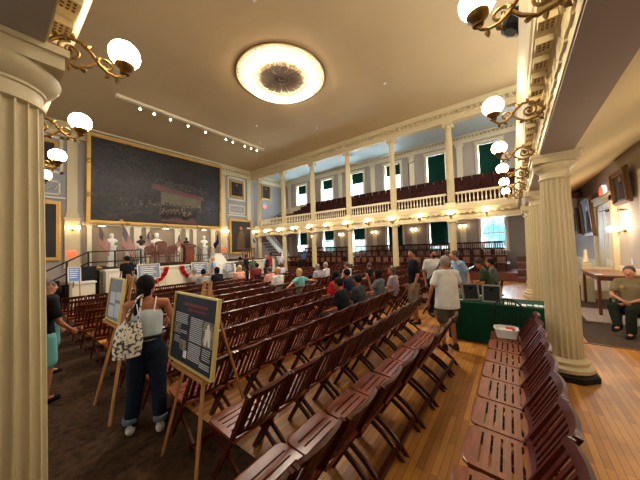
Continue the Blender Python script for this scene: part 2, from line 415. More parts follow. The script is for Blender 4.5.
0 and doric('cream fluted column under the left gallery, hidden behind the nearest one', .03, 5.6, .185, .215, .25, 'fluted columns under the near galleries')
for i, x in enumerate((5.07, 8.30, 11.55)):
    doric(['large cream fluted column on a black plinth beside the rows of chairs', 'cream fluted column just behind the large one on black plinth', 'farthest slender cream column of the line past the green table'][i], x, -.52, .165, .2, .25, 'fluted columns under the near galleries', i == 0)
def ionic(label, y):
    t = thing('arcade_column', label, 'column', (XA, y, 0), 0, 'two-storey columns of the window side')
    fluted(MB(), .2, 3.0, .175, .155, 20, 4).obj('lower_shaft', cream, t, smooth=True)
    MB().lathe([(.24, 0), (.24, .08), (.22, .1), (.23, .13), (.19, .16), (.2, .19), (.17, .21)], n=24).obj('base', cream, t, smooth=True)
    MB().lathe([(.15, 2.98), (.17, 2.99), (.16, 3.0), (.17, 3.04), (.22, 3.08), (.1, 3.085)], n=24).box(-.23, .23, -.23, .23, 3.08, 3.155).obj('lower_capital', cream, t, smooth=True)
    MB().box(-.285, .26, -.24, .24, 3.735, 4.02).box(-.30, .28, -.26, .26, 4.02, 4.07).obj('pedestal', cream, t)
    m = fluted(MB(), 4.15, 8.12, .185, .155, 20, 6); m.lathe([(.24, 4.07), (.24, 4.1), (.2, 4.12), (.22, 4.15), (.18, 4.18)], n=24)
    m.obj('upper_shaft', cream, t, smooth=True)
    m = MB().lathe([(.15, 8.08), (.17, 8.1), (.17, 8.13), (.155, 8.15), (.19, 8.2), (.2, 8.24), (.1, 8.25)], n=24)
    for sx in (-1, 1):
        for sy in (-1, 1):
            for r, q in ((.085, .03), (.055, .045), (.025, .055)):
                m.lathe([(r, -q), (r, q)], (0, 0, 0), 14, Matrix.Translation((sx * .15, sy * .19, 8.22)) @ Matrix.Rotation(PI / 2, 4, 'Y'))
    m.box(-.15, .15, -.2, .2, 8.2, 8.28).box(-.2, .2, -.22, .22, 8.28, 8.365)
    m.obj('upper_capital', cream, t, smooth=True); return t
for k in range(-1, 6):
    if k == 5: lab = 'slender two-storey cream column beside the stage wall corner'
    elif k == -1: lab = 'two-storey cream column where window side meets the rear gallery'
    else: lab = 'slender two-storey cream column of the window side, %s counting out from the stage' % ORD[6 - k]
    ionic(lab, Y0 + PIT * k)
# balustrades
bal = MB().lathe([(.028, 0), (.028, .03), (.018, .045), (.026, .08), (.04, .15), (.034, .22), (.017, .36), (.028, .38), (.018, .40), (.026, .44), (.03, .46), (.03, .49)], n=8)
balm = bal.mesh('baluster', cream2, True)
for k in range(-1, 5):
    y0 = Y0 + PIT * k + .25; y1 = Y0 + PIT * (k + 1) - .25
    t = thing('balustrade', 'cream gallery balustrade in the %s bay counting out from the stage' % ORD[5 - k], 'balustrade', (XA - .05, y0, 3.94), 0, 'balustrades of the upper gallery')
    L = y1 - y0
    MB().box(-.08, .08, -.02, L + .02, 0, .09).obj('bottom_rail', cream2, t)
    MB().box(-.09, .09, -.02, L + .02, .58, .62).box(-.11, .11, -.02, L + .02, .62, .67).obj('hand_rail', cream2, t)
    for j in range(15):
        o = bpy.data.objects.new('baluster', balm); COL.objects.link(o); o.parent = t; o.location = (0, (j + .5) * L / 15, .09)

# ------------------------------------------------------------------ globe lamps on scroll brackets
def make_lamp(label, loc, rz):
    t = thing('globe_lamp', label, 'lamp', loc, rz, 'globe lamps on gilt scroll brackets')
    m = MB()
    m.lathe([(.045, 0), (.04, .012), (.025, .02), (.02, .045)], n=14, M=Matrix.Rotation(-PI / 2, 4, 'X'))
    def spiral(cy, cz, r0, r1, a0, a1, n=22): return [(0, cy + (r0 + (r1 - r0) * i / n) * math.cos(a0 + (a1 - a0) * i / n), cz + (r0 + (r1 - r0) * i / n) * math.sin(a0 + (a1 - a0) * i / n)) for i in range(n + 1)]
    m.tube([(0, .03, 0), (0, .06, .05), (0, .12, .105), (0, .2, .11), (0, .265, .06), (0, .31, -.0), (0, .36, -.035), (0, .41, -.04), (0, .45, -.02), (0, .47, .01)], [.013, .014, .013, .015, .013, .014, .012, .012, .013, .015], 8)
    m.tube(spiral(.15, .015, .07, .015, PI * .5, PI * 3.6), .010, 6)
    m.tube([(0, .03, -.01), (0, .09, -.075), (0, .18, -.09), (0, .25, -.045), (0, .29, .0)], [.012, .013, .014, .013, .012], 7)
    m.tube(spiral(.35, .015, .05, .012, PI * .9, -PI * 1.4), .010, 6)
    m.tube(spiral(.06, -.07, .035, .01, PI * .2, PI * 2.6), .009, 6)
    for (y, z, ty) in ((.07, .09, .5), (.16, .13, -.2), (.24, .10, -.9), (.3, .04, -.6), (.36, -.06, 2.5), (.42, -.065, 3.0), (.14, -.11, 3.1), (.05, -.10, 2.4), (.22, -.09, 1.6), (.15, .015, .3), (.45, .05, .2)):
        M = Matrix.Translation((0, y, z)) @ Matrix.Rotation(ty, 4, 'X')
        m.lathe([(.004, -.02), (.018, -.008), (.015, .008), (.002, .03)], n=6, M=M)
    m.obj('bracket', brass, t, smooth=True)
    MB().lathe([(.012, -.07), (.03, -.065), (.035, -.055), (.02, -.045), (.035, -.03), (.06, -.012), (.068, .015), (.06, .017), (.03, 0)], (0, .47, .075), n=16).obj('globe_cup', brass, t, smooth=True)
    MB().sphere((0, .47, .175), .108, 24, 14, sz=.95).obj('globe', glow, t, smooth=True)
    return t
L0 = make_lamp('nearest glowing globe lamp on the gallery front, by the large left column', (XL, 2.47, 3.36), -PI / 2)
for i, y in enumerate((4.1, 5.75, 7.3)):
    copy_tree(L0, (XL, y, 3.34), -PI / 2, 'glowing globe lamp on the left gallery front, %s counting from the large column' % ORD[i + 2])
for i, x in enumerate((1.95, 3.57, 5.2, 6.7, 8.2, 9.7)):
    copy_tree(L0, (x, YR, 3.32), 0, 'glowing globe lamp on rear gallery front above the chairs, %s from the viewer' % ORD[i + 1])
for i in range(0, 12):
    y = Y0 + PIT / 2 * (i - 1)
    if y < YW - .3: copy_tree(L0, (XA - .2, y, 3.34), PI / 2, 'small glowing globe lamp on window side gallery front, %s from the rear' % ORD[i + 1])
# double wall sconces
def make_sconce(label, loc, rz, s=1):
    t = thing('wall_sconce', label, 'wall lamp', loc, rz, 'brass wall sconces'); t.scale = (s, s, s)
    m = MB().sphere((0, .02, 0), .045, 12, 8, sy=.4)
    for sx in (-1, 1): m.tube([(0, .02, 0), (sx * .06, .06, -.04), (sx * .13, .09, -.03), (sx * .16, .1, .02)], .008, 6)
    m.obj('bracket', brass, t, smooth=True)
    for sx in (-1, 1): MB().lathe([(.02, 0), (.045, .02), (.06, .06), (.055, .1), (.03, .13)], (sx * .16, .1, .02), n=14).obj('lamp_shade', glows, t, smooth=True)
    return t
S0 = make_sconce('double wall sconce glowing on pilaster left of the great painting', (2.8, YW - .2, 3.3), PI, 1.3)
copy_tree(S0, (11.88, YW - .2, 3.45), PI, 'double wall sconce glowing on pilaster right of the great painting', scale=(1.3,) * 3)
for k in range(0, 5): copy_tree(S0, (XW - .08, Y0 + PIT * k + .08, 3.0), PI / 2, 'double sconce on window wall pilaster, %s counting from the rear' % ORD[k + 1], scale=(1, 1, 1))

# ------------------------------------------------------------------ ceiling medallion, track
t = thing('ceiling_medallion', 'large round glowing ceiling light with plaster flower rosette', 'ceiling light', (7.42, 7.42, CEIL))
def ring(m, r0, r1, z0, z1, n=64):
    vs = []; 
    for k in range(n):
        a = 2 * PI * k / n
        for r, z in ((r0, z0), (r1, z0), (r1, z1), (r0, z1)): vs.append((r * math.cos(a), r * math.sin(a), z))
    fs = []
    for k in range(n):
        b = 4 * k; c = 4 * ((k + 1) % n)
        for q in range(4): fs.append((b + q, b + (q + 1) % 4, c + (q + 1) % 4, c + q))
    return m.add(vs, fs)
ring(MB(), 1.80, 1.86, -.05, 0).obj('outer_rim', brass, t)
ring(MB(), 1.60, 1.80, -.05, 0).obj('cream_border', cream2, t)
ring(MB(), 1.24, 1.52, -.22, -.10).obj('light_ring', ringm, t)
m = ring(MB(), 1.12, 1.2, -.07, 0)
for k in range(48):
    a = 2 * PI * k / 48; m.sphere((1.70 * math.cos(a), 1.70 * math.sin(a), -.05), .04, 6, 4)
m.obj('beaded_moulding', cream2, t)
MB().lathe([(1.14, -.03), (1.14, -.0)], n=48).obj('rosette_ground', cream2, t)
for k in range(16):
    a = 2 * PI * (k + .5) / 16; m = MB()
    M = Matrix.Rotation(a, 4, 'Z')
    for s in (-1, 0, 1):
        m.tube([M @ V((.34, s * .03, -.06)), M @ V((.6, s * .06, -.11)), M @ V((.86, s * .085, -.1)), M @ V((.98 - abs(s) * .05, s * .1, -.05))], [(.035, .02), (.05, .03), (.06, .035), (.03, .02)], 8, side=M @ V((0, 1, 0)) - M @ V((0, 0, 0)))
    m.obj('petal', medal, t, smooth=True)
m = ring(MB(), .27, .33, -.1, 0); m.lathe([(.27, 0), (.27, -.03)], n=24)
for k in range(10): 
    a = 2 * PI * k / 10; m.sphere((.14 * math.cos(a), .14 * math.sin(a), -.05), .06, 8, 5, sx=1.4 if 0 else 1, sz=.7)
m.obj('rosette_centre', medal, t, smooth=True)
t = thing('track_light', 'long white ceiling track with small spotlights facing the stage', 'track light', (3.45, 13.85, CEIL))
MB().box(0, 8.45, -.1, .1, -.12, 0).obj('track', cream2, t)
for x in (.95, 1.55, 2.3, 3.2, 4.2, 5.5, 6.0, 6.9, 7.4, 7.9):
    M = Matrix.Translation((x, .12, -.2)) @ Matrix.Rotation(-.7, 4, 'X')
    h = MB().lathe([(.03, .1), (.05, .08), (.055, -.08), (.045, -.08)], n=12, M=M).obj('spot_head', cream2, t)
    MB().lathe([(.042, -.075), (.042, -.085)], n=12, M=M).obj('lens', spotm, h)
for (x, y) in ((4.6, 5.6), (9.4, 11.5), (10.6, 4.2), (11.9, 9.0), (11, 13.2)):
    tag(MB().lathe([(.05, -.03), (.06, 0)], (x, y, CEIL), 12).obj('ceiling_spotlight', plastic), 'small round ceiling spotlight %s' % {4.6: 'nearest the left gallery', 9.4: 'beyond the medallion towards stage', 10.6: 'between medallion and the rear gallery', 11.9: 'nearest the window side arcade', 11: 'by the stage-right end of the track'}[x], 'ceiling light')
t = thing('stage_speaker', 'small black loudspeaker fixed on the rear gallery front above the lamps', 'loudspeaker', (2.75, -.1, 3.8), .3)
MB().lathe([(.05, -.09), (.09, -.07), (.1, .05), (.07, .09)], n=8, M=Matrix.Rotation(.5, 4, 'X')).obj('housing', black, t); MB().bar((0, -.12, -.02), (0, 0, 0), .03, .03).obj('wall_bracket', black, t)

# ------------------------------------------------------------------ stage and stage wall
slab('floor_stage', 3.0, 13.2, 14.4, YW, 0, 1.25, cream2)
m = MB()
for i in range(8):
    x = 3.1 + i * 1.26; m.box(x, x + .08, 14.37, 14.4, .1, 1.15)
m.box(3, 13.2, 14.34, 14.4, 0, .14).box(3, 13.2, 14.33, 14.4, 1.13, 1.25); trim(m, cream2)
slab('floor_stage_top', 3.02, 13.18, 14.42, YW, 1.25, 1.262, carpet)
# pilasters of the stage wall
for x in (2.8, 11.85, 15.35 if 0 else 14.45, .35):
    m = MB().box(x - .21, x + .21, YW - .1, YW, 4.0, 8.37).box(x - .26, x + .26, YW - .13, YW, 3.98, 4.2)
    m.box(x - .3, x + .3, YW - .16, YW, 1.25, 3.85).box(x - .34, x + .34, YW - .2, YW, 3.85, 3.98).box(x - .34, x + .34, YW - .2, YW, 1.25, 1.5)
    ionic_flat(m, x, YW - .1, 8.37, .42, .05, 'x'); trim(m, cream, True)
m = MB()
for a, b in ((5.15, 5.4), (5.62, 6.02), (6.3, 6.5), (8.05, 8.45), (8.8, 9.05), (9.35, 9.6), (10.75, 11.1), (3.4, 3.6)): m.box(a, b, YW - .1, YW, 1.25, 3.6).box(a - .03, b + .03, YW - .12, YW, 3.5, 3.62)
m.box(3.2, 11.5, YW - .08, YW, 3.62, 3.75); trim(m, cream2)
trim(MB().box(3.2, 11.5, YW - .02, YW, 1.25, 3.62), mat('beige_recess_paint', (136, 120, 100), .8))
# side bay mouldings
for x0, x1, bl in ((12.35, 14.1, 0), (.75, 2.45, 1)):
    m = MB()
    def fr(m, a, b, c, d, w=.07, y=YW): m.box(a, b, y - .05, y, c, c + w).box(a, b, y - .05, y, d - w, d).box(a, a + w, y - .05, y, c, d).box(b - w, b, y - .05, y, c, d)
    fr(m, x0, x1, 6.3, 8.3, .13); fr(m, x0 + .1, x1 - .1, 5.15, 5.9)
    xm = (x0 + x1) / 2
    for s in (-1, 1):
        m.tube([(xm + s * .08, YW - .03, 5.55), (xm + s * .25, YW - .04, 5.42), (xm + s * .42, YW - .04, 5.6), (xm + s * .55, YW - .04, 5.42), (xm + s * .62, YW - .03, 5.6)], .03, 6)
    m.box(x0 - .1, x1 + .1, YW - .1, YW, 4.95, 5.03); trim(m, cream2)
trim(MB().box(12.2, 14.2, YW - .02, YW, 4.7, 8.37).box(.6, 2.55, YW - .02, YW, 4.7, 8.37), wallb)
struct(MB().box(XA + .2, XW, YW - .02, YW, 3.9, 8.5).obj('wall_front_panel', wallb))  # blue daylight falling on this end wall is put into its colour
def framed(name, label, cat, cx, y, z0, z1, w, fw, mt, fm, figure=True, rot=0, group=None, base=None):
    t = thing(name, label, cat, (cx, y, z0), rot, group)
    H = z1 - z0
    m = MB()
    for q, d in ((0, .06), (fw * .45, .1)):
        a = fw - q
        m.box(-w / 2 + q * .6, -w / 2 + a, -d, 0, q * .6, H - q * .6).box(w / 2 - a, w / 2 - q * .6, -d, 0, q * .6, H - q * .6).box(-w / 2 + a, w / 2 - a, -d, 0, q * .6, a).box(-w / 2 + a, w / 2 - a, -d, 0, H - a, H - q * .6)
    m.obj('frame', fm, t)
    MB().box(-w / 2 + fw * .9, w / 2 - fw * .9, -.03, -.005, fw * .9, H - fw * .9).obj('canvas', mt, t)
    if figure:
        c = cloth(120, 96, 70) if H > 2 else cloth(70, 56, 50); m = MB()
        zz = H * .3
        m.m = 0; m.prism([(-w * .2, H * .12), (w * .18, H * .12), (w * .14, H * .45), (w * .08, H * .66), (-w * .06, H * .66), (-w * .16, H * .45)], 'y', -.036, -.03)
        m.m = 1; m.lathe([(w * .07, -.036), (w * .07, -.03)], n=12, M=Matrix.Translation((0, 0, H * .74)) @ Matrix.Rotation(PI / 2, 4, 'X') @ Matrix.Translation((0, 0, .066)))
        m.obj('painted_figure', [c, skinm], t)
    return t
framed('portrait_painting', 'tall gilt-framed full-length portrait right of the stage', 'painting', 13.5, YW - .14, 1.65, 4.65, 2.3, .17, portm, gold)
framed('portrait_painting', 'small gilt-framed portrait high on wall right of the great painting', 'painting', 13.2, YW - .08, 6.55, 8.0, 1.4, .14, portm, gold)
framed('portrait_painting', 'tall gilt-framed dark portrait at left of the stage steps', 'painting', 1.35, YW - .14, 1.7, 4.8, 2.0, .17, portm, gold)
framed('portrait_painting', 'small gilt-framed portrait high on the wall left of great painting', 'painting', 1.6, YW - .08, 6.55, 8.0, 1.3, .14, portm, gold)
framed('portrait_painting', 'gilt-framed portrait high up behind the upper side gallery', 'painting', 16.5, YW - .08, 6.8, 8.25, 1.2, .12, portm, gold)
t = thing('history_painting', 'very large dark oil painting of an assembly in gilt frame over stage', 'painting', (7.46, 18.95, 3.74), 0)
t.rotation_euler = (math.radians(2.2), 0, 0)
m = MB(); W, H = 8.24, 5.1
for a, b, c, d in ((-W / 2, W / 2, 0, .17), (-W / 2, W / 2, H - .17, H), (-W / 2, -W / 2 + .17, .17, H - .17), (W / 2 - .17, W / 2, .17, H - .17)):
    m.box(a, b, -.12, 0, c, d)
    if b - a > 1: m.box(a + .05, b - .05, -.15, -.12, c + .05, d - .05)
    else: m.box(a + .05, b - .05, -.15, -.12, c, d)
for x in (-2.2, 0, 2.2):
    for z in (.085, H - .085): m.sphere((x, -.13, z), .1, 8, 6, sx=1.6)
for z in (1.6, 3.5):
    for x in (-W / 2 + .085, W / 2 - .085): m.sphere((x, -.13, z), .1, 8, 6, sz=1.6)
m.obj('frame', gold, t)
MB().box(-W / 2 + .15, W / 2 - .15, -.06, -.01, .15, H - .15).obj('canvas', paintm, t)
# generic assembly scene painted on the canvas: flat shapes of paint
pr = mat('painted_red', (92, 34, 24), .5, var=.4, scale=3); pg = mat('painted_ochre', (84, 74, 46), .5, var=.35, scale=3)
pd = mat('painted_dark', (26, 22, 26), .45); pf = mat('painted_faces', (118, 90, 64), .6); pb = mat('painted_blue', (26, 28, 40), .5, var=.4, scale=2)
m = MB(); ye = -.062
m.m = 1; m.prism([(-.35, 1.45), (2.4, 1.35), (2.4, 2.15), (-.35, 2.35)], 'y', ye, -.06)
m.m = 0; m.prism([(-.95, 2.45), (2.7, 2.05), (2.55, 2.35), (-.8, 2.85)], 'y', ye - .001, -.06); m.prism([(-.35, .35), (2.15, .25), (1.9, .62), (-.3, .8)], 'y', ye - .001, -.06)
m.m = 4; m.prism([(2.6, .4), (3.85, .4), (3.9, 2.0), (3.1, 2.2), (2.6, 1.6)], 'y', ye, -.06)
random.seed(3)
for i in range(230):
    if i < 60 or i > 190: x = random.uniform(-.7, 2.9); z = 2.72 - .08 * x + random.uniform(0, .45); s = .04
    elif i < 125: x = random.uniform(-2.6, 3.6); z = 1.25 + random.uniform(0, .45) - .05 * abs(x); s = .058
    else: x = random.uniform(-.4, 1.7); z = .75 + random.uniform(0, .5); s = .08
    m.m = 2; m.prism([(x - s * 1.3, z - s * 4), (x + s * 1.3, z - s * 4), (x + s, z), (x - s, z)], 'y', ye - .003, -.06)
    m.m = 3; m.prism([(x + s * .5 * math.cos(k * PI / 3), z + s * .6 + s * .6 * math.sin(k * PI / 3)) for k in range(6)], 'y', ye - .005, -.06)
m.m = 2; m.prism([(2.05, .45), (2.5, .45), (2.42, 1.5), (2.15, 1.5)], 'y', ye - .004, -.06)
m.m = 3; m.prism([(2.28 + .07 * math.cos(k * PI / 3), 1.58 + .09 * math.sin(k * PI / 3)) for k in range(6)], 'y', ye - .005, -.06)
m.obj('painted_scene', [pr, pg, pd, pf, pb], t)
tag(MB().tube([(3.4, 18.75, 8.95), (11.5, 18.75, 8.95)], .02, 6).obj('picture_rail', brass), 'thin dark metal rod above the great painting', 'rail')
for i, (x, w) in enumerate(((4.0, 'left'), (7.4, 'middle'), (10.1, 'right'))):
    t = thing('picture_light', 'small brass picture light under the great painting, %s of the three' % w, 'light', (x, 18.85, 3.62), 0, 'picture lights under the great painting')
    MB().box(-.2, .2, -.05, .05, -.04, .04).obj('housing', brass, t); MB().box(-.17, .17, -.03, .03, -.046, -.04).obj('lens', glows, t)

def bust(label, loc, s, m_, ped=None, pedh=1.2, name='portrait_bust', rz=PI):
    t = thing(name, label, 'bust', loc, rz)
    z = pedh if ped else 0
    if ped:
        MB().box(-.19, .19, -.19, .19, 0, .12).box(-.15, .15, -.15, .15, .12, pedh - .08).box(-.19, .19, -.19, .19, pedh - .08, pedh).obj('pedestal', ped, t)
    m = MB().lathe([(.1 * s, 0), (.1 * s, .03 * s), (.05 * s, .06 * s), (.05 * s, .11 * s)], (0, 0, z), 16)
    m.cap((-.16 * s, 0, z + .24 * s), (.16 * s, 0, z + .24 * s), .09 * s, .09 * s, (0, 0, 1)); m.cap((0, 0, z + .12 * s), (0, 0, z + .3 * s), (.12 * s, .08 * s), (.17 * s, .1 * s)); m.cap((0, 0, z + .3 * s), (0, .01, z + .42 * s), .055 * s, .05 * s)
    m.obj('shoulders', m_, t, smooth=True)
    m = MB().sphere((0, .02 * s, z + .5 * s), .1 * s, 16, 12, sx=.82, sz=1.2); m.cap((0, .1 * s, z + .5 * s), (0, .12 * s, z + .47 * s), .012 * s, .018 * s); m.cap((0, .05 * s, z + .42 * s), (0, .07 * s, z + .42 * s), .045 * s, .035 * s); m.sphere((0, -.01 * s, z + .54 * s), .108 * s, 12, 8, sx=.88)
    m.obj('head', m_, t, smooth=True); return t
bust('white marble bust on a tall pale pedestal left of the big flag', (4.15, 17.5, 1.26), 1.05, marble, marble, 1.15)
bust('dark bronze bust on a slim white pedestal', (5.5, 17.4, 1.26), .95, bronze, whitep, 1.12)
bust('large white marble bust high above the carved middle chair', (6.8, 18.75, 2.3), 1.5, marble, None)
bust('white marble bust on pedestal behind black chairs at stage right', (9.42, 17.6, 1.26), 1.1, marble, whitep, 1.1)
bust('small dark bust standing behind the wooden lectern', (8.2, 17.6, 1.26), .8, bronze, whitep, 1.15)
trim(MB().box(6.5, 7.1, 18.5, YW, 2.2, 2.3).box(6.6, 7.0, 18.6, YW, 2.05, 2.2), cream2)
# lectern
t = thing('lectern', 'carved reddish-brown wooden lectern at centre front of the stage', 'lectern', (7.72, 16.3, 1.262), 0)
MB().box(-.33, .33, -.22, .22, 0, .1).box(-.27, .27, -.18, .18, .1, .95).obj('body', mahog, t)
MB().box(-.36, .36, -.26, .24, .95, 1.02).prism([(-.27, 1.02), (.25, 1.02), (.25, 1.22), (-.27, 1.08)], 'x', -.36, .36).obj('reading_desk', mahog, t)
MB().box(-.2, .2, -.2, -.18, .2, .8).box(-.14, .14, -.21, -.2, .28, .72).obj('carved_panel', woods, t)
# stage chairs
def arm_chair(label, loc, rz, h, mt, group, w=.56):
    t = thing('arm_chair', label, 'chair', loc, rz, group)
    MB().box(-w / 2, w / 2, -.24, .26, .42, .48).obj('seat', mt, t)
    m = MB(); n = 12
    m.box(-w / 2, -w / 2 + .06, -.26, -.2, .48, h - .12).box(w / 2 - .06, w / 2, -.26, -.2, .48, h - .12)
    pts = [(-w / 2, h - .16)] + [(w / 2 * math.cos(PI - PI * i / n), h - .14 + .14 * math.sin(PI * i / n)) for i in range(n + 1)] + [(w / 2, h - .16), (w / 2, h - .24), (-w / 2, h - .24)]
    m.prism(pts, 'y', -.26, -.21); m.box(-w / 2 + .1, w / 2 - .1, -.25, -.22, .55, h - .2); m.obj('backrest', mt, t)
    for s in (-1, 1):
        MB().tube([(s * w / 2, -.22, .72), (s * w / 2, .1, .7), (s * w / 2, .22, .66), (s * w / 2, .22, .46)], .022, 6).obj('arm', mt, t)
        for y in (-.2, .22): MB().tube([(s * (w / 2 - .04), y, .44), (s * (w / 2 - .02), y * 1.1, .0)], .024, 6).obj('leg', mt, t)
    return t
arm_chair('tall carved dark wooden armchair in the middle of the stage', (6.45, 16.9, 1.262), PI, 1.4, mahog, 'carved armchairs on stage', .62)
arm_chair('lower carved armchair left of the tall middle chair on stage', (5.85, 16.8, 1.262), PI + .15, 1.12, mahog, 'carved armchairs on stage')
arm_chair('lower carved armchair between tall chair and lectern', (7.08, 16.9, 1.262), PI - .1, 1.12, mahog, 'carved armchairs on stage')
def windsor(label, loc, rz, group=None, mt=black, h=.95, n=7):
    t = thing('spindle_chair', label, 'chair', loc, rz, group)
    MB().lathe([(.17, .42), (.215, .43), (.22, .455), (.2, .465)], n=20).obj('seat', mt, t, smooth=True)
    H = h - .46; W = .21
    hoop = [(-W * 1.0, -.15, .46)] + [(-W * math.cos(PI * i / 14) * 1.08, -.16 - .06 * math.sin(PI * i / 14), .46 + H * (.45 + .55 * math.sin(PI * i / 14))) for i in range(15)] + [(W, -.15, .46)]
    m = MB().tube(hoop, .013, 6)
    for i in range(n):
        x = (i - (n - 1) / 2) * W * 2 / (n + .6); zt = .46 + H * (.45 + .55 * math.sqrt(max(0, 1 - (x / W / 1.08) ** 2)))
        m.tube([(x * .85, -.15, .46), (x, -.16 - .06 * (zt - .46) / H, zt)], .007, 5)
    m.obj('hoop_back', mt, t, smooth=True)
    for sx in (-1, 1):
        for sy in (-1, 1): MB().tube([(sx * .13, sy * .12, .43), (sx * .15, sy * .15, .25), (sx * .19, sy * .19, 0)], [.014, .019, .012], 6).obj('leg', mt, t)
    MB().tube([(-.155, 0, .2), (.155, 0, .2)], .01, 5).tube([(-.16, -.16, .2), (-.16, .16, .2)], .01, 5).tube([(.16, -.16, .2), (.16, .16, .2)], .01, 5).obj('stretcher', mt, t)
    return t
for i, x in enumerate((4.75, 5.15, 8.55, 9.0, 9.5, 10.0, 10.5)):
    windsor('black spindle-back chair on the stage, %s' % ['just right of the big flag', 'in front of the dark bronze bust', 'nearest the lectern on its right', 'second right of the lectern', 'third right of the lectern', 'fourth right of lectern', 'at far right end of the stage'][i], (x, 16.6 if i > 1 else 16.4, 1.262), PI, 'black spindle chairs on stage')
# flags
def flag(label, loc, h, us=True, lean=0, side=-1, s=1.0, finial=True):
    t = thing('flag_on_pole', label, 'flag', loc, 0, 'flags on the stage')
    MB().lathe([(.16, 0), (.16, .04), (.03, .08), (.03, .14)], n=14).obj('stand', gold, t); MB().tube([(0, 0, .08), (lean * .02, 0, h)], .016, 8).obj('pole', woodl, t)
    if finial: MB().sphere((lean * .02, 0, h + .03), .035, 10, 6).tube([(-.1, 0, h + .07), (0, 0, h + .1), (.1, 0, h + .07)], [.01, .035, .01], 6).obj('finial', gold, t)
    m = MB(); nu, nv = 26, 13; hoist = .95 * s; fly = 1.35 * s
    def P(u, v):
        fold = .05 * math.sin(u * 7 + v * 2) * (.3 + u)
        return V((side * (u * .46 * s + .015 + .03 * math.sin(v * 5 + u * 7)), fold, h - .08 - v * hoist * (1 - .35 * u) - u * fly * .70))
    vs = [P(i / nu, j / nv) for j in range(nv + 1) for i in range(nu + 1)]
    o = len(m.v); m.v += [tuple(q) for q in vs]
    for j in range(nv):
        for i in range(nu):
            m.f.append((j * (nu + 1) + i, j * (nu + 1) + i + 1, (j + 1) * (nu + 1) + i + 1, (j + 1) * (nu + 1) + i))
            if us == 1: mi = 2 if (i < 11 and j < 7) else (0 if j % 2 == 0 else 1)
            else: mi = 1 if us == 2 else 2
            if us == 1 and i < 11 and j < 7 and i % 2 == 1 and j % 2 == 1: mi = 1
            m.mi.append(mi)
    if us == 2:
        for q in range(len(m.mi)):
            i = q % nu; j = q // nu
            if 8 < i < 18 and 4 < j < 9: m.mi[q] = 2
    m.obj('flag_cloth', [flagr, flagw, flagb], t, smooth=True, fix=False)
flag('large American flag hanging on a pole beside the marble bust', (4.25, 16.2, 1.262), 2.35, 1, side=1, s=1.25)
flag('American flag at the left end of the stage by the steps', (3.35, 16.4, 1.262), 2.2, 1, side=1, s=1.0)
flag('American flag right of the dark bronze bust', (5.98, 17.4, 1.262), 2.1, 1, side=-1, s=.95)
flag('narrow American flag standing behind the lectern', (7.95, 17.9, 1.262), 2.0, 1, side=-1, s=.8)
flag('plain dark blue flag furled near the right pilaster', (10.75, 17.9, 1.262), 2.1, 3, side=-1, s=.8)
flag('white flag with blue emblem in front of the tall portrait', (12.75, 16.6, 1.262), 2.5, 2, side=1, s=1.15)
# bunting on stage front
for i, (xc, w) in enumerate(((4.7, 2.1), (7.3, 2.0), (10.1, 2.0))):
    t = thing('bunting_swag', 'red white and blue bunting swag on stage front, %s from the left' % ORD[i + 1], 'bunting', (xc, 14.33, 1.2), 0, 'bunting on the stage front')
    for nm, r0, r1, mt in (('red_band', .78, 1.0, flagr), ('white_band', .5, .78, flagw), ('blue_band', .28, .5, flagb)):
        def P(u, v, r0=r0, r1=r1): 
            a = PI + PI * u; r = (r0 + (r1 - r0) * v); return V((r * w / 2 * math.cos(a), -.02 - .02 * math.sin(u * 60), r * .95 * math.sin(a) * .95))
        MB().grid(P, 60, 2).obj(nm, mt, t, smooth=True, fix=False)
# stage furnishings on hall floor
def stand_panel(label, x, y, z0, z1, w, face, mt, rz=0, fm=cream2, name='display_board'):
    t = thing(name, label, 'display panel', (x, y, 0), rz, None)
    lean = math.radians(-8)
    M = Matrix.Translation((0, 0, z0)) @ Matrix.Rotation(lean, 4, 'X'); H = z1 - z0
    m = MB()
    m.box(-w / 2, w / 2, -.03, .0, 0, .03, M).box(-w / 2, w / 2, -.03, 0, H - .03, H, M).box(-w / 2, -w / 2 + .03, -.03, 0, 0, H, M).box(w / 2 - .03, w / 2, -.03, 0, 0, H, M); m.obj('frame', fm, t)
    MB().box(-w / 2 + .03, w / 2 - .03, -.02, -.005, .03, H - .03, M).obj('board', mt, t)
    m = MB(); random.seed(int(x * 10))
    for k in range(5):
        zz = H * .8 - k * H * .13; m.box(-w * .36, w * random.uniform(.1, .36), -.023, -.02, zz, zz + .025, M)
    m.obj('lettering', paper, t)
    for sx in (-1, 1): MB().bar((sx * w * .35, -.02, z0 + .05), (sx * w * .42, -.08, 0), .03, .03).obj('leg', woodl, t)
    MB().bar((0, .04, z1 - .1), (0, .5, 0), .03, .03).obj('rear_leg', woodl, t)
    return t
stand_panel('white-framed pale exhibit panel before the first bunting swag', 4.65, 13.7, .72, 1.42, .95, 0, greyb)
stand_panel('white-framed grey exhibit panel near the man in light blue', 7.05, 13.6, .66, 1.36, .92, 0, greyb)
stand_panel('bright blue poster on a wooden easel by stage steps', 1.95, 12.8, .95, 1.5, .36, 0, blueb)
stand_panel('small pale panel beside the white sloped podium', 8.75, 13.4, .6, 1.25, .6, 0, greyb)
t = thing('display_cabinet', 'low white cabinet beneath the bright blue poster', 'cabinet', (2.25, 13.3, 0))
MB().box(-.33, .33, -.25, .25, 0, .84).obj('body', cream2, t); MB().box(-.37, .37, -.29, .29, .84, .9).obj('top', whitep, t)
t = thing('display_cabinet', 'white panelled cabinet at the left corner of the stage', 'cabinet', (3.45, 13.9, 0))
MB().box(-.42, .42, -.3, .3, 0, 1.2).obj('body', cream2, t); MB().box(-.46, .46, -.34, .34, 1.2, 1.27).obj('top', whitep, t); MB().box(-.32, .32, -.32, -.3, .15, 1.1).obj('panel', whitep, t)
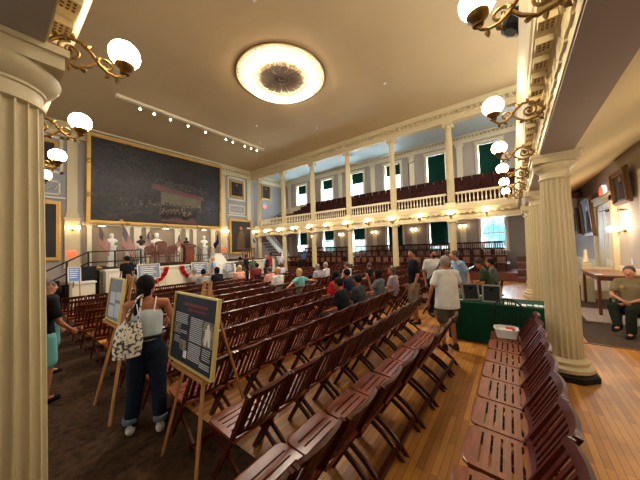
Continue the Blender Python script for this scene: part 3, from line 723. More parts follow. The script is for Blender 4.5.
tag(MB().box(2.25, 2.8, 14.0, 14.35, .6, 1.45).obj('equipment_case', black), 'black equipment case behind the low white cabinet', 'case')
t = thing('sloped_podium', 'white sloped podium at right end of the stage front', 'podium', (8.5, 13.9, 0))
MB().prism([(-.6, 0), (.9, 0), (.9, 1.1), (.35, 1.25), (-.05, 1.75), (-.45, 1.75), (-.6, 1.4)], 'y', -.1, .35).obj('body', whitep, t); MB().box(-.5, 0, -.12, .37, 1.75, 1.8).obj('ledge', whitep, t)
# stage steps with black railing
t = thing('stage_steps', 'black stage steps at the left end of the stage', 'steps', (2.0, 14.6, 0))
for k in range(5): MB().box(-.9 + k * .36, 1.0, -.1, 1.2, k * .25, (k + 1) * .25).obj('step', black, t)
t = thing('hand_railing', 'black metal handrail climbing beside the stage steps', 'railing', (1.3, 14.3, 0))
for (x0, z0, x1, z1) in ((0, 1.3, 1.3, 2.05), (1.3, 2.05, 3.2, 2.1), (0, .8, 1.3, 1.6), (1.3, 1.6, 3.2, 1.62)): MB().bar((x0, 0, z0), (x1, 0, z1), .05, .05).obj('rail', black, t)
for x, z0, z1 in ((0, 0, 1.3), (.65, .3, 1.68), (1.3, 1.2, 2.05), (2.2, 1.2, 2.08), (3.2, 1.25, 2.1)): MB().box(x - .03, x + .03, -.03, .03, z0, z1).obj('post', black, t)
tag(MB().box(.95, 1.75, 14.9 - .6, 14.31, .0, .95).obj('stage_skirt', black), 'black curtain panel below the stage handrail', 'panel')
for i, x in enumerate((2.62, 11.6)):
    tag(MB().box(x, x + .3, YW - .24, YW - .2, 1.9, 2.15).obj('exit_sign', exitm), ['orange-red sign glowing on the left pilaster base', 'orange-red sign glowing on right pilaster base'][i], 'sign')
for j in range(1):
    m = MB(); t = thing('stage_railing', 'small dark wooden railing at the right end of stage', 'railing', (11.2, 15.6, 1.262))
    MB().box(0, 1.1, -.03, .03, .75, .82).obj('rail', mahog, t)
    for k in range(6): MB().box(k * .2, k * .2 + .05, -.025, .025, 0, .75).obj('post', mahog, t)

# ------------------------------------------------------------------ rear wall (right of view)
trim(MB().box(-3, XW, YB, YB + .04, 1.05, 1.16).box(-3, XW, YB, YB + .025, 0, 1.05), cream2)
trim(MB().box(-3, XW, YB, YB + .05, 0, .2), cream2)
r = bpy.data.objects.new('door_1', None); COL.objects.link(r); r.location = (12.0, YB, 0); r['kind'] = 'structure'
MB().box(-1.1, -.92, 0, .12, 0, 3.2).box(.92, 1.1, 0, .12, 0, 3.2).box(-1.1, 1.1, 0, .12, 3.05, 3.22).box(-1.16, 1.16, 0, .16, 3.22, 3.3).box(.1, .92, 0, .06, 0, 3.05).obj('door_casing', cream, r)
MB().box(-.92, .1, .01, .05, 0, 3.05).obj('door_leaf', cream2, r); 
m = MB()
for z0, z1 in ((.3, 1.1), (1.3, 2.1), (2.25, 2.9)):
    for a, b in ((-.82, -.45), (-.36, 0)): m.box(a, b, .05, .06, z0, z1)
m.obj('door_panel', cream, r); MB().box(-.75, -.4, .05, .1, 2.75, 2.82).bar((-.5, .1, 2.8), (-.25, .2, 2.8), .02, .02).obj('door_closer', black, r)
t = thing('exit_sign', 'glowing red and white exit sign above the door', 'sign', (12.0, YB + .06, 3.42))
MB().lathe([(.19, -.03), (.19, .03)], n=20, M=Matrix.Rotation(PI / 2, 4, 'X')).obj('sign_face', exitm, t)
MB().lathe([(.22, -.03), (.22, .02)], n=20, M=Matrix.Translation((-.09, -.02, 0)) @ Matrix.Rotation(PI / 2, 4, 'X')).obj('back_plate', exitw, t)
def tilt_frame(label, x, z0, z1, w):
    t = framed('portrait_painting', label, 'painting', x, YB + .06, z0, z1, w, .13, portm, dgold, True, PI)
    t.rotation_euler = (math.radians(3), 0, PI)
    return t
tilt_frame('gilt-framed dark portrait on rear wall, right of the exit sign', 10.0, 2.82, 3.72, 1.15)
tilt_frame('tall gilt-framed painting left of the door on rear wall', 13.75, 2.05, 3.5, 1.7)
tilt_frame('gilt-framed portrait at the far end of the rear wall', 16.3, 2.2, 3.6, 1.4)
t = thing('wall_plaque', 'small brass-edged plaque lamp below the portrait on rear wall', 'lamp', (10.0, YB + .05, 2.66))
MB().tube([(-.12, 0, 0), (-.1, .12, .02), (.1, .12, .02), (.12, 0, 0)], .015, 6).obj('bracket', brass, t)
t = thing('wall_sconce', 'bright wall sconce on the rear wall above the seated ranger', 'wall lamp', (10.3, YB + .03, 2.12))
MB().tube([(0, 0, 0), (0, .12, -.04), (0, .2, 0)], .012, 6).sphere((0, 0, 0), .04, 10, 6).tube([(0, .1, -.04), (0, .12, -.12)], .01, 6).obj('bracket', brass, t)
MB().lathe([(.04, 0), (.11, .03), (.13, .08), (.1, .13), (.03, .15)], (0, .2, 0), 16).obj('lamp_shade', glows, t, smooth=True)
tag(MB().box(9.95, 10.03, YB, YB + .015, 1.25, 1.4).obj('light_switch', plastic), 'white switch plate beneath the bright wall sconce', 'switch')
tag(MB().box(9.0, 9.16, YB, YB + .04, 1.6, 3.5).obj('wall_panel_moulding', cream2), 'upright cream moulding right of the bright wall sconce', 'moulding')
# newel and low rail by the door
t = thing('stair_newel', 'cream newel post with turned finial and low rail by the door', 'newel post', (11.4, -1.78, 0))
MB().box(-.13, .13, -.13, .13, 0, .75).box(-.09, .09, -.09, .09, .75, 1.12).obj('post', cream, t)
MB().lathe([(.12, 1.12), (.12, 1.16), (.06, 1.18), (.09, 1.24), (.05, 1.3), (.035, 1.6), (.04, 1.62)], n=14).obj('finial', cream, t, smooth=True)
MB().box(-.04, .04, -.6, -.13, 1.0, 1.07).box(-.02, .02, -.6, -.13, .1, .35).obj('rail', cream, t)
t = thing('side_table', 'narrow wooden table with papers beside the seated ranger', 'table', (9.75, -1.98, 0), 0)
MB().box(-.45, 1.35, -.38, .38, .98, 1.02).obj('table_top', pale, t)
MB().box(-.4, 1.3, -.33, .33, .88, .98).obj('apron', mahog, t)
for a in (-.38, 1.28):
    for b in (-.31, .31): MB().box(a - .03, a + .03, b - .03, b + .03, 0, .88).obj('leg', mahog, t)
for i in range(2): tag(MB().box(9.35 + i * .12, 9.65 + i * .12, -1.75 + i * .03, -1.61 + i * .03, 1.021 + i * .006, 1.026 + i * .006).obj('leaflet', blueb if i else paper), ['white leaflet at near corner of the narrow table', 'blue leaflet on top of a white one on narrow table'][i], 'leaflet')

# ------------------------------------------------------------------ far bay: stair, tiers and gallery seating
slab('floor_tier_low', 15.55, XW, -.1, 16.2, 0, .42, mahog); slab('floor_tier_mid', 16.5, XW, .2, 16.2, .42, .8, mahog); slab('floor_tier_high', 17.5, XW, .45, 16.2, .8, 1.15, mahog)
m = MB()
for k in range(4): m.box(15.3 + k * .9, 16.2 + k * .9, -1.0, -.1, 0, .22 + k * .3)
struct(m.obj('floor_side_steps', mahog))
slab('floor_gallery_one', XA + .25, XW, YB, YW, 3.7, 3.95, mahog); slab('floor_gallery_two', 16.0, XW, YB, YW, 3.95, 4.45, mahog); slab('floor_gallery_three', 17.0, XW, YB, YW, 4.45, 4.95, mahog); slab('floor_gallery_four', 18.0, XW, YB, YW, 4.95, 5.4, mahog)

# --------- folding chair (front = +Y, crest over y=0)
def chair_parts():
    P = {}
    m = MB(); z = .43
    Z = lambda y: z + (y - .24) * .06
    for sx in (-1, 1): m.prism([(sx * .218, .19), (sx * .218, .515), (sx * .205, .55), (sx * .175, .565), (sx * .168, .565), (sx * .168, .19)], 'z', -.018, .008, Matrix.Translation((0, 0, z)) @ Matrix(((1, 0, 0, 0), (0, 1, 0, 0), (0, .06, 1, -.0144), (0, 0, 0, 1))))
    for a, b in ((.19, .232), (.247, .292), (.307, .352), (.367, .412), (.427, .472), (.487, .565)):
        m.prism([(a, Z(a) - .016), (b, Z(b) - .016), (b, Z(b) + .008), (a, Z(a) + .008)], 'x', -.17, .17)
    m.tube([(-.208, .535, Z(.535) - .004), (-.185, .562, Z(.56) - .004), (-.15, .57, Z(.57) - .004), (.15, .57, Z(.57) - .004), (.185, .562, Z(.56) - .004), (.208, .535, Z(.535) - .004)], [.013] * 6, 8)
    P['seat'] = m
    top = V((0, 0, .85)); bot = V((0, .225, .44)); up = (top - bot).normalized(); L = (top - bot).length; nrm = V((0, -up.z, up.y))
    def bp(x, q, t=0):
        bow = .028 * (1 - (x / .22) ** 2); return bot + up * q + nrm * (bow + t) + V((x, 0, 0))
    m = MB()
    def strip(xs, lo, hi, th=.02):
        vs = []; fs = []; n = len(xs)
        for x in xs:
            for q, t in ((lo(x), 0), (hi(x), 0), (hi(x), th), (lo(x), th)): vs.append(bp(x, q, t - th / 2))
        for i in range(n - 1):
            b = 4 * i; c = b + 4
            for q in range(4): fs.append((b + q, b + (q + 1) % 4, c + (q + 1) % 4, c + q))
        fs.append((0, 1, 2, 3)); fs.append((4 * n - 4, 4 * n - 3, 4 * n - 2, 4 * n - 1)[::-1]); m.add(vs, fs)
    xs = [-.22 + .44 * i / 14 for i in range(15)]
    strip(xs, lambda x: L - .062, lambda x: L - .012 - .012 * max(0, abs(x) / .22 - .8) / .2 + .016 * (1 - (x / .22) ** 2), .026)
    strip(xs, lambda x: .02, lambda x: .065, .022)
    for i in range(6):
        c = (i - 2.5) * .0625; strip([c - .0145, c, c + .0145], lambda x: .06, lambda x: L - .058, .012)
    P['backrest'] = m
    return P
CP = chair_parts()
def chair_leg(s, rear):
    m = MB(); x = s * .211
    if not rear: m.prism([(.012, .84), (-.022, .83), (.20, .43), (.475, 0), (.52, 0), (.245, .43)], 'x', x - .011, x + .011)
    else:
        c = [(.50, .42), (.455, .37), (.34, .29), (.18, .19), (.08, .10), (.0, 0), (.045, 0), (.12, .09), (.215, .165), (.36, .255), (.49, .34), (.545, .41)]
        xx = s * .186; m.prism(c, 'x', xx - .011, xx + .011)
    return m
seat_me = CP['seat'].mesh('seat', woods, True); back_me = CP['backrest'].mesh('backrest', woodd, True)
legs_me = [chair_leg(s, r).mesh('leg', woodd) for s in (-1, 1) for r in (0, 1)]
rail_me = MB().box(-.227, .227, .065, .10, .05, .10).mesh('floor_rail', woodd)
str_me = MB().box(-.2, .2, .25, .275, .375, .41).mesh('stretcher', woodd)
def mk_chair(label):
    t = thing('folding_chair', label, 'chair', (0, 0, -50), 0, 'slatted wooden folding chairs in rows')
    for nm, me in [('seat', seat_me), ('backrest', back_me)] + [('leg', q) for q in legs_me] + [('floor_rail', rail_me), ('stretcher', str_me)]:
        o = bpy.data.objects.new(nm, me); COL.objects.link(o); o.parent = t
    return t
# one-piece copy for distant rows
def join_meshes(name, ms, mats):
    m = MB()
    for me, mi in ms:
        o = len(m.v); m.v += [tuple(v.co) for v in me.vertices]
        for p in me.polygons: m.f.append(tuple(i + o for i in p.vertices)); m.mi.append(mi)
    return m.mesh(name, mats)
far_me = join_meshes('folding_chair', [(seat_me, 1), (back_me, 0)] + [(q, 0) for q in legs_me] + [(rail_me, 0), (str_me, 0)], [woodd, woods])
proto = None
def put_chair(x, y, rz, label, group, parts):
    global proto
    if parts:
        if proto is None:
            proto = mk_chair(label); proto.location = (x, y, 0); proto.rotation_euler = (0, 0, rz); proto['group'] = group; return proto
        return copy_tree(proto, (x, y, 0), rz, label, group)
    o = bpy.data.objects.new('folding_chair', far_me); COL.objects.link(o); o.location = (x, y, 0); o.rotation_euler = (0, 0, rz)
    return tag(o, label, 'chair', group)
random.seed(11)
ROWS = [.80, 1.59, 2.40, 3.22, 4.05, 4.9, 5.75, 6.6, 7.45, 8.3, 9.15]
for r, y in enumerate(ROWS):
    x0 = 1.385 if r > 0 else .69; n = 9 if r == 0 else 10 if r == 1 else 11
    for i in range(n):
        x = x0 + i * .4535
        put_chair(x, y + (.06 - .045 * (x - 1.8) if r == 0 else 0) + random.uniform(-.012, .012), random.uniform(-.02, .02), 'slatted wooden folding chair, %s from carpet aisle in %s row from the bare wood aisle' % (ORD[i + 1], ORD[r + 1]), 'folding chairs of the main block', r < 5)
    if r >= 1:
        x0 = 7.6 if r < 3 else 7.3
        n2 = 15 if r < 3 else 16
        for i in range(n2):
            x = x0 + i * .4535
            put_chair(x, y + random.uniform(-.015, .015), random.uniform(-.02, .02), 'dark folding chair beyond the cross aisle, %s from it in %s row from the rear' % (ORD[i + 1], ORD[r + 1]), 'folding chairs beyond the cross aisle', False)
for i in range(9):
    put_chair(1.255 + i * .455, -.21 - (.02 if i > 1 else 0), .012 if i > 1 else .05, 'varnished slatted chair in single row before the big column, %s from the viewer' % ORD[i + 1], 'folding chairs in the row by the big column', True)
# tier chairs: simple framed seats facing the hall (-X)
m = MB(); m.m = 0
m.box(-.24, .24, -.2, .2, .40, .44).box(-.24, -.2, -.24, -.2, 0, .86).box(.2, .24, -.24, -.2, 0, .86).box(-.2, .2, -.235, -.21, .76, .86).box(-.24, -.2, .16, .2, 0, .4).box(.2, .24, .16, .2, 0, .4)
m.m = 1
for k in (-1, 0, 1): m.box(k * .11 - .035, k * .11 + .035, -.23, -.212, .44, .76)
tier_me = m.mesh('tier_chair', [tierw, pale])
m = MB(); m.box(-.26, .26, -.2, .2, .38, .44).box(-.26, .26, -.26, -.2, .38, .9).box(-.26, -.23, -.25, .18, 0, .62).box(.23, .26, -.25, .18, 0, .62)
gal_me = m.mesh('gallery_chair', [tierw])
for j, (x, z) in enumerate(((16.1, .42), (17.05, .8), (18.1, 1.15))):
    k = 0
    y = .55 + j * .1
    while y < 16:
        if not (9.2 < y < 10.5):
            k += 1; o = bpy.data.objects.new('tier_chair', tier_me); COL.objects.link(o); o.location = (x, y, z); o.rotation_euler = (0, 0, PI / 2)
            tag(o, 'brown slatted seat under the side gallery, %s tier up, %s from the rear' % (ORD[j + 1], ORD[k]), 'chair', 'tiered seats beneath the windows')
        y += .53
for j, (x, z) in enumerate(((15.75, 3.95), (16.7, 4.45), (17.7, 4.95), (18.6, 5.4))):
    for k in range(28):
        y = -.1 + k * .58; o = bpy.data.objects.new('gallery_chair', gal_me); COL.objects.link(o); o.location = (x, y, z); o.rotation_euler = (0, 0, PI / 2)
        tag(o, 'dark red-brown seat in the upper gallery, tier %s above balustrade, %s from rear' % (['one', 'two', 'three', 'four'][j], ORD[k + 1]), 'seat', 'seats in the upper side gallery')
# rail behind the highest tier
t = thing('tier_railing', 'long wooden rail standing behind the topmost tier of seats', 'railing', (18.6, .4, 1.15))
MB().box(-.03, .03, 0, 15.6, .78, .84).obj('rail', mahog, t); MB().box(-.02, .02, 0, 15.6, .3, .34).obj('lower_rail', mahog, t)
for k in range(32): MB().box(-.015, .015, k * .5, k * .5 + .03, 0, .78).obj('post', mahog, t)
# far stair
t = thing('staircase', 'white-sided staircase rising in the far corner beside the stage', 'staircase', (17.3, 17.6, 0))
m = MB(); m.prism([(-2.1, 3.4), (-2.1, 3.0), (.9, .2), (1.2, .2), (1.2, .6)], 'y', -.05, .05); m.obj('stringer', whitep, t)
for k in range(11): MB().box(-2.0 + k * .27, -1.7 + k * .27, .05, 1.2, 2.95 - k * .27, 3.05 - k * .27).obj('tread', mahog, t)
for k in range(14): MB().box(-2.0 + k * .22, -1.97 + k * .22, -.015, .015, 3.2 - k * .2, 3.95 - k * .2).obj('spindle', whitep, t)
MB().bar((-2.05, 0, 4.05), (1.05, 0, 1.3), .07, .05).obj('hand_rail', mahog, t)
t = thing('gallery_stair_rail', 'black stepped railing at the stage end of upper gallery', 'railing', (15.9, 17.3, 4.4))
MB().bar((0, 0, .5), (1.6, 0, 1.4), .05, .05).obj('rail', black, t)
MB().bar((0, 0, .1), (1.6, 0, 1.0), .05, .05).obj('lower_rail', black, t)
for k in range(4): MB().box(k * .5, k * .5 + .04, -.02, .02, 0 + k * .28 - .3, .5 + k * .29).obj('post', black, t)
tag(MB().box(16.2, 16.5, YW - .06, YW - .02, 6.0, 6.25).obj('exit_sign', exitm), 'small red exit sign below the portrait in the upper gallery', 'sign')
tag(MB().tube([(15.6, 4.9, 3.95), (15.6, 4.9, 6.9)], .02, 6).tube([(15.6, 4.9, 6.9), (15.6, 4.5, 7.0)], .02, 6).obj('microphone_stand', blackm), 'tall thin dark pole standing in the upper gallery', 'pole')

# ------------------------------------------------------------------ green table, things on it, black chair, basket
t = thing('display_table', 'long table under a dark green cloth behind the chair rows', 'table', (6.1, .3, 0))
MB().box(-.36, .36, -.78, .78, .72, .75).obj('table_top', mahog, t)
m = MB(); m.box(-.39, .39, -.81, .81, .752, .76)
def cl(u, v):
    per = [(-.39, -.81), (.39, -.81), (.39, .81), (-.39, .81), (-.39, -.81)]; s = u * 4; i = min(3, int(s)); f = s - i
    x = per[i][0] + (per[i + 1][0] - per[i][0]) * f; y = per[i][1] + (per[i + 1][1] - per[i][1]) * f
    k = 1 + .035 * v * (1 + math.sin(u * 150)); return V((x * k, y * (1 + (k - 1) * .5), .756 - v * .73))
m.grid(cl, 160, 4); m.obj('tablecloth', green, t, fix=False)
for x in (-.3, .3):
    for y in (-.7, .7): MB().box(x - .02, x + .02, y - .02, y + .02, 0, .72).obj('leg', blackm, t)
def desk_frame(label, x, y, rz, dark=True):
    t = thing('tabletop_sign', label, 'sign', (x, y, .761), rz); M = Matrix.Rotation(math.radians(14), 4, 'X')
    MB().box(-.16, .16, -.012, .012, 0, .03, M).box(-.16, .16, -.012, .012, .31, .34, M).box(-.16, -.13, -.012, .012, 0, .34, M).box(.13, .16, -.012, .012, 0, .34, M).obj('frame', boardf if 0 else mat('sign_frame_grey', (120, 118, 112), .5), t)
    MB().box(-.13, .13, -.006, .004, .03, .31, M).obj('panel', darkf, t); MB().bar((0, -.02, .28), (0, -.16, .01), .05, .01).obj('easel_back', black, t)
desk_frame('dark framed tabletop sign tilted, left of the pair on green table', 5.95, .72, PI / 2 + .5); desk_frame('dark framed tabletop sign, right of the pair on green table', 5.9, .38, PI / 2)
for i, (x, y, w, c, lab) in enumerate(((5.95, -.05, .5, 'a', 'white leaflets spread in middle of the green table'), (5.95, -.42, .36, 'b', 'white leaflets at the column end of green table'), (5.92, .98, .3, 'c', 'white papers at the visitors end of the green table'))):
    m = MB(); random.seed(i)
    for k in range(6): m.box(x - .12 + random.uniform(-.1, .1), x + .02, y - w / 2 + k * w / 6, y - w / 2 + (k + .8) * w / 6, .762, .766 + .002 * k)
    tag(m.obj('leaflet_spread', paper), lab, 'papers')
t = thing('spray_bottle', 'small amber bottle at the column end of the green table', 'bottle', (5.85, -.62 + .2, .761))
MB().lathe([(.03, 0), (.03, .12), (.012, .15), (.012, .19)], n=12).obj('body', gold, t); MB().lathe([(.015, .19), (.015, .22)], n=10).obj('cap', black, t)
windsor('black hoop-backed chair in front of the green table', (5.38, .12, 0), -PI / 2, None, black, .98)
t = thing('plastic_basket', 'white plastic tub of papers resting on the last chair seats', 'basket', (4.88, .15, .452), .1); t.scale = (.74, .74, .8)
m = MB()
pr_ = [(.11, .15), (.135, .19)]
def tub(u, v):
    a = 2 * PI * u; k = 1 + .22 * v; sx, sy = .15 * k, .17 * k; c, s_ = math.cos(a), math.sin(a)
    q = (abs(c) ** 4 + abs(s_) ** 4) ** -.25; return V((sx * c * q, sy * s_ * q, v * .16))
m.grid(tub, 32, 3); m.box(-.14, .14, -.16, .16, 0, .01); m.obj('tub', plastic, t, fix=False)
MB().tube([tub(i / 24, 1) for i in range(25)], .012, 6).obj('rim', plastic, t, fix=False)
MB().box(-.12, .05, -.1, .12, .1, .15).obj('papers', paper, t); MB().box(-.02, .12, -.14, 0, .12, .165).obj('red_card', mat('red_card', (200, 60, 60), .6), t)

# ------------------------------------------------------------------ near easels with boards
def easel(label, cx, cy, rz, z0, z1, w, bm, fm, detailed, lean=.10):
    t = thing('poster_easel', label, 'easel', (cx, cy, 0), rz, 'wooden easels')     # board faces local -Y
    H = 1.62
    for s, nm in ((-1, 0), (1, 0)): MB().bar((s * .05, .16, H), (s * .33, -.14, 0), .028, .022).obj('leg', woodl, t)
    MB().bar((0, .17, H - .05), (0, .62, 0), .028, .022).obj('leg', woodl, t)
    MB().box(-.32, .32, -.06, .0, z0 - .045, z0 - .01).obj('ledge', woodl, t)
    MB().box(-.04, .04, .12, .15, z1 - .02, z1 + .04).obj('clamp', woodl, t)
    return t
def board(label, cx, cy, rz, z0, z1, w, bm, fm, detailed):
    t = thing('exhibit_board', label, 'poster', (cx, cy, z0), rz, None)
    H = (z1 - z0) / math.cos(.12); M = Matrix.Rotation(-.12, 4, 'X')
    m = MB(); f = .015
    m.box(-w / 2, w / 2, -.05, -.015, 0, f, M).box(-w / 2, w / 2, -.05, -.015, H - f, H, M).box(-w / 2, -w / 2 + f, -.05, -.015, f, H - f, M).box(w / 2 - f, w / 2, -.05, -.015, f, H - f, M)
    m.obj('frame', fm, t); MB().box(-w / 2 + f, w / 2 - f, -.035, -.02, f, H - f, M).obj('panel', bm, t)
    random.seed(5)
    def lines(m, x0, x1, za, zb, dz, h, words=True):
        z = za
        while z > zb:
            x = x0
            while x < x1 - .01:
                l = random.uniform(.012, .04); x2 = min(x + l, x1); m.box(x, x2, -.0375, -.035, z - h, z, M); x = x2 + .006
            z -= dz
    if detailed:
        m = MB()
        m.m = 1; lines(m, -w * .26, w * .30, H * .865, H * .80, .05, .028); lines(m, -w * .14, w * .27, H * .79, H * .74, .04, .02)
        m.m = 0
        lines(m, -w * .44, -w * .12, H * .70, H * .555, .0165, .008); lines(m, -w * .05, w * .22, H * .68, H * .36, .0165, .008)
        lines(m, -w * .05, w * .22, H * .33, H * .10, .0165, .008); lines(m, w * .22, w * .42, H * .15, H * .08, .0165, .008)
        lines(m, -w * .28, -w * .12, H * .46, H * .41, .0165, .006); lines(m, -w * .42, -w * .28, H * .36, H * .27, .0165, .006); lines(m, w * .26, w * .42, H * .33, H * .2, .0165, .006)
        m.obj('lettering', [mat('board_text', (186, 186, 192), .7), redi], t)
        for a, b, c, d in ((-.44, -.28, .40, .545), (-.26, -.11, .19, .33), (.24, .45, .36, .68)):
            MB().box(w * a, w * b, -.0385, -.035, H * c, H * d, M).obj('photograph', photo, t)
        m = MB()
        xc = w * .345; m.sphere((0, 0, 0), .001, 4, 3)
        m.prism([(xc - .05, H * .38), (xc - .02, H * .38), (xc, H * .48), (xc + .02, H * .38), (xc + .05, H * .38), (xc + .045, H * .57), (xc + .018, H * .6), (xc - .018, H * .6), (xc - .045, H * .57)], 'y', -.0405, -.038, M)
        m.prism([(xc + .018 * math.cos(k * PI / 4), H * .615 + .025 * math.sin(k * PI / 4)) for k in range(8)], 'y', -.0405, -.038, M)
        m.obj('printed_figure', mat('pale_print', (206, 200, 192), .7), t)
        MB().box(-w * .15, -w * .08, -.0385, -.035, H * .1, H * .2, M).obj('label_card', paper, t)
    else:
        for a, b, c, d in ((-.4, .0, .4, .66), (.06, .4, .5, .68), (.06, .4, .1, .42), (-.4, 0, .08, .34)):
            MB().box(w * a, w * b, -.0385, -.035, H * c, H * d, M).obj('text_card', mat('pale_card', (176, 182, 192), .7), t)
    return t
# near one: plane x~1.13, spans y 1.98..2.85
easel('pine easel holding the large navy board beside the chairs', 1.14, 2.37, -PI / 2 - .03, .86, 1.50, .84, navy, boardf, True)
board('navy exhibit board with red heading and gilt edge, nearest the viewer', 1.14, 2.37, -PI / 2 - .03, .86, 1.50, .84, navy, boardf, True)
easel('pine easel holding the pale grey board behind the woman', .98, 3.98, -PI / 2 - .0, 1.08, 1.60, .52, greyb, boardf, False)
board('pale grey exhibit board beside the head of the woman with tote', .98, 3.98, -PI / 2, 1.08, 1.60, .52, greyb, boardf, False)

# ------------------------------------------------------------------ people
def remesh(mb, name, mt, voxel, parent, smooth_it=4, extra=None):
    me = mb.mesh('tmp', mt); o = bpy.data.objects.new('tmp', me); COL.objects.link(o)
    r = o.modifiers.new('r', 'REMESH'); r.mode = 'VOXEL'; r.voxel_size = voxel
    s = o.modifiers.new('s', 'SMOOTH'); s.iterations = smooth_it; s.factor = .5
    dg = bpy.context.evaluated_depsgraph_get(); ev = o.evaluated_get(dg); m2 = bpy.data.meshes.new_from_object(ev)
    bpy.data.objects.remove(o)
    out = MB(); out.v = [tuple(v.co) for v in m2.vertices]; out.f = [tuple(p.vertices) for p in m2.polygons]; out.mi = [0] * len(out.f)
    if extra:
        out.add(extra.v, extra.f)
    ob = out.obj(name, mt, parent, fix=False)
    ob.data.polygons.foreach_set('use_smooth', [True] * len(ob.data.polygons))
    bpy.data.meshes.remove(m2)
    return ob
def L3(a, b, t): return V(a) + (V(b) - V(a)) * t
def person(label, loc, rz, pose='stand', h=1.72, skin=skinm, hair=hairb, shirt=(60, 60, 70), pants=(50, 50, 55), shoes=(30, 30, 30), sleeve='short', legs='long', over=None, hairstyle='short', group=None, vox=.022, female=False, headturn=0, cap=None, lean=0, hem=0, straps=False, seat=.45, cat='person', width=1.0):
    s = h / 1.72
    if pose == 'stand':
        J = dict(pel=(0, 0, .93), wai=(0, 0, 1.08), che=(0, .01, 1.28), sh=(0, 0, 1.42), nek=(0, .0, 1.50), hed=(0, .025, 1.60))
        for q, sx in (('L', -1), ('R', 1)): J.update({'s' + q: (sx * .175, 0, 1.40), 'e' + q: (sx * .235, -.03, 1.12), 'w' + q: (sx * .24, .06, .88), 'h' + q: (sx * .085, 0, .90), 'k' + q: (sx * .1, .03, .50), 'a' + q: (sx * .105, -.02, .09)})
    else:
        z = seat + .09
        J = dict(pel=(0, .0, z), wai=(0, -.02, z + .15), che=(0, -.02, z + .35), sh=(0, -.01, z + .49), nek=(0, .01, z + .57), hed=(0, .04, z + .67))
        for q, sx in (('L', -1), ('R', 1)): J.update({'s' + q: (sx * .175, -.01, z + .47), 'e' + q: (sx * .23, .06, z + .2), 'w' + q: (sx * .14, .28, z + .14), 'h' + q: (sx * .09, .02, z - .01), 'k' + q: (sx * .12, .43, z - .01), 'a' + q: (sx * .12, .42, .09)})
    if lean:
        base = V(J['pel']); M = Matrix.Rotation(-lean, 3, 'X')
        for k in list(J):
            if k in ('wai', 'che', 'sh', 'nek', 'hed', 'sL', 'sR', 'eL', 'eR', 'wL', 'wR'): J[k] = tuple(base + M @ (V(J[k]) - base))
    if over: J.update(over)
    J = {k: V(v) * s for k, v in J.items()}
    root = thing('person', label, cat, loc, rz, group)
    W = width * (.92 if female else 1)
    # body
    b = MB()
    b.cap(J['pel'], J['wai'], (.15 * W * s, .10 * s), (.13 * W * s, .09 * s)); b.cap(J['wai'], J['che'], (.13 * W * s, .09 * s), (.16 * W * s, .105 * s)); b.cap(J['che'], J['sh'] - V((0, 0, .03 * s)), (.16 * W * s, .1 * s), (.13 * W * s, .07 * s))
    b.cap(J['sh'] - V((0, 0, .02 * s)), J['nek'] + V((0, .01, .03)) * s, .055 * s, .05 * s)
    for q in 'LR':
        b.cap(L3(J['sh'], J['s' + q], .5), J['s' + q], .055 * s, .052 * s); b.cap(J['s' + q], J['e' + q], .046 * W * s, .037 * s); b.cap(J['e' + q], J['w' + q], .037 * s, .024 * s)
        b.cap(J['h' + q], J['k' + q], .082 * s, .055 * s); b.cap(J['k' + q], J['a' + q], .052 * s, .035 * s); b.cap(J['a' + q], J['a' + q] + V((0, .1, -.04)) * s, .035 * s, .03 * s)
    hc = J['hed']; T = Matrix.Translation(hc) @ Matrix.Rotation(headturn, 4, 'Z'); hs = s
    def hp(x, y, z): return T @ (V((x, y, z)) * hs)
    b.sphere((0, 0, 0), .098, 18, 14, M=T @ Matrix.Diagonal((.80 * hs, .98 * hs, 1.16 * hs, 1))); b.cap(hp(0, .03, -.07), hp(0, .055, -.082), .048 * hs, .032 * hs)
    b.cap(hp(0, .09, .015), hp(0, .112, -.018), .010 * hs, .016 * hs)
    ex = MB()
    for sx in (-1, 1): ex.sphere((0, 0, 0), .02, 8, 6, M=T @ Matrix.Translation((sx * .08 * hs, 0, -.005)) @ Matrix.Diagonal((.4, .7, 1.3, 1)))
    # hands with fingers
    for q, sx in (('L', -1), ('R', 1)):
        w = J['w' + q]; d = (w - J['e' + q]).normalized(); d = (d + V((0, .15, -.1))).normalized()
        side = d.cross(V((sx, 0, 0))); side = side.normalized() if side.length > .1 else V((0, 1, 0)); nrm = d.cross(side).normalized()
        if nrm.x * sx > 0: nrm = -nrm
        p0 = w; p1 = w + d * .085 * s
        ex.cap(p0, p1, (.026 * s, .015 * s), (.038 * s, .014 * s), side)
        for k, ln in enumerate((.062, .074, .07, .052)):
            o = side * (k - 1.5) * .0185 * s; a = p1 + o; c1 = a + (d * .55 + nrm * .12) * ln * s; c2 = c1 + (d * .35 + nrm * .38) * ln * s
            ex.tube([a - d * .01, a, c1, c2], [.008 * s, .009 * s, .008 * s, .006 * s], 6)
        a = p0 + d * .03 * s - side * .03 * s; ex.tube([p0 + d * .015 * s - side * .012 * s, a, a + (d * .6 - side * .5 + nrm * .3) * .04 * s, a + (d * 1.2 - side * .6 + nrm * .5) * .045 * s], [.012 * s, .011 * s, .009 * s, .007 * s], 6)
    remesh(b, 'body', skin, vox * .8, root, 3, ex)
    e = MB()
    for sx in (-1, 1): e.sphere(hp(sx * .032, .084, .012), .0085 * s, 8, 6)
    e.obj('eyes', eyem, root, smooth=True)
    if hairstyle != 'short' or True:
        m = MB()
        # face cap
        m.tube([hp(-.02, .092, -.045), hp(0, .098, -.046), hp(.02, .092, -.045)], .005 * s, 6)
    m.obj('lips', cloth(150, 84, 76), root)
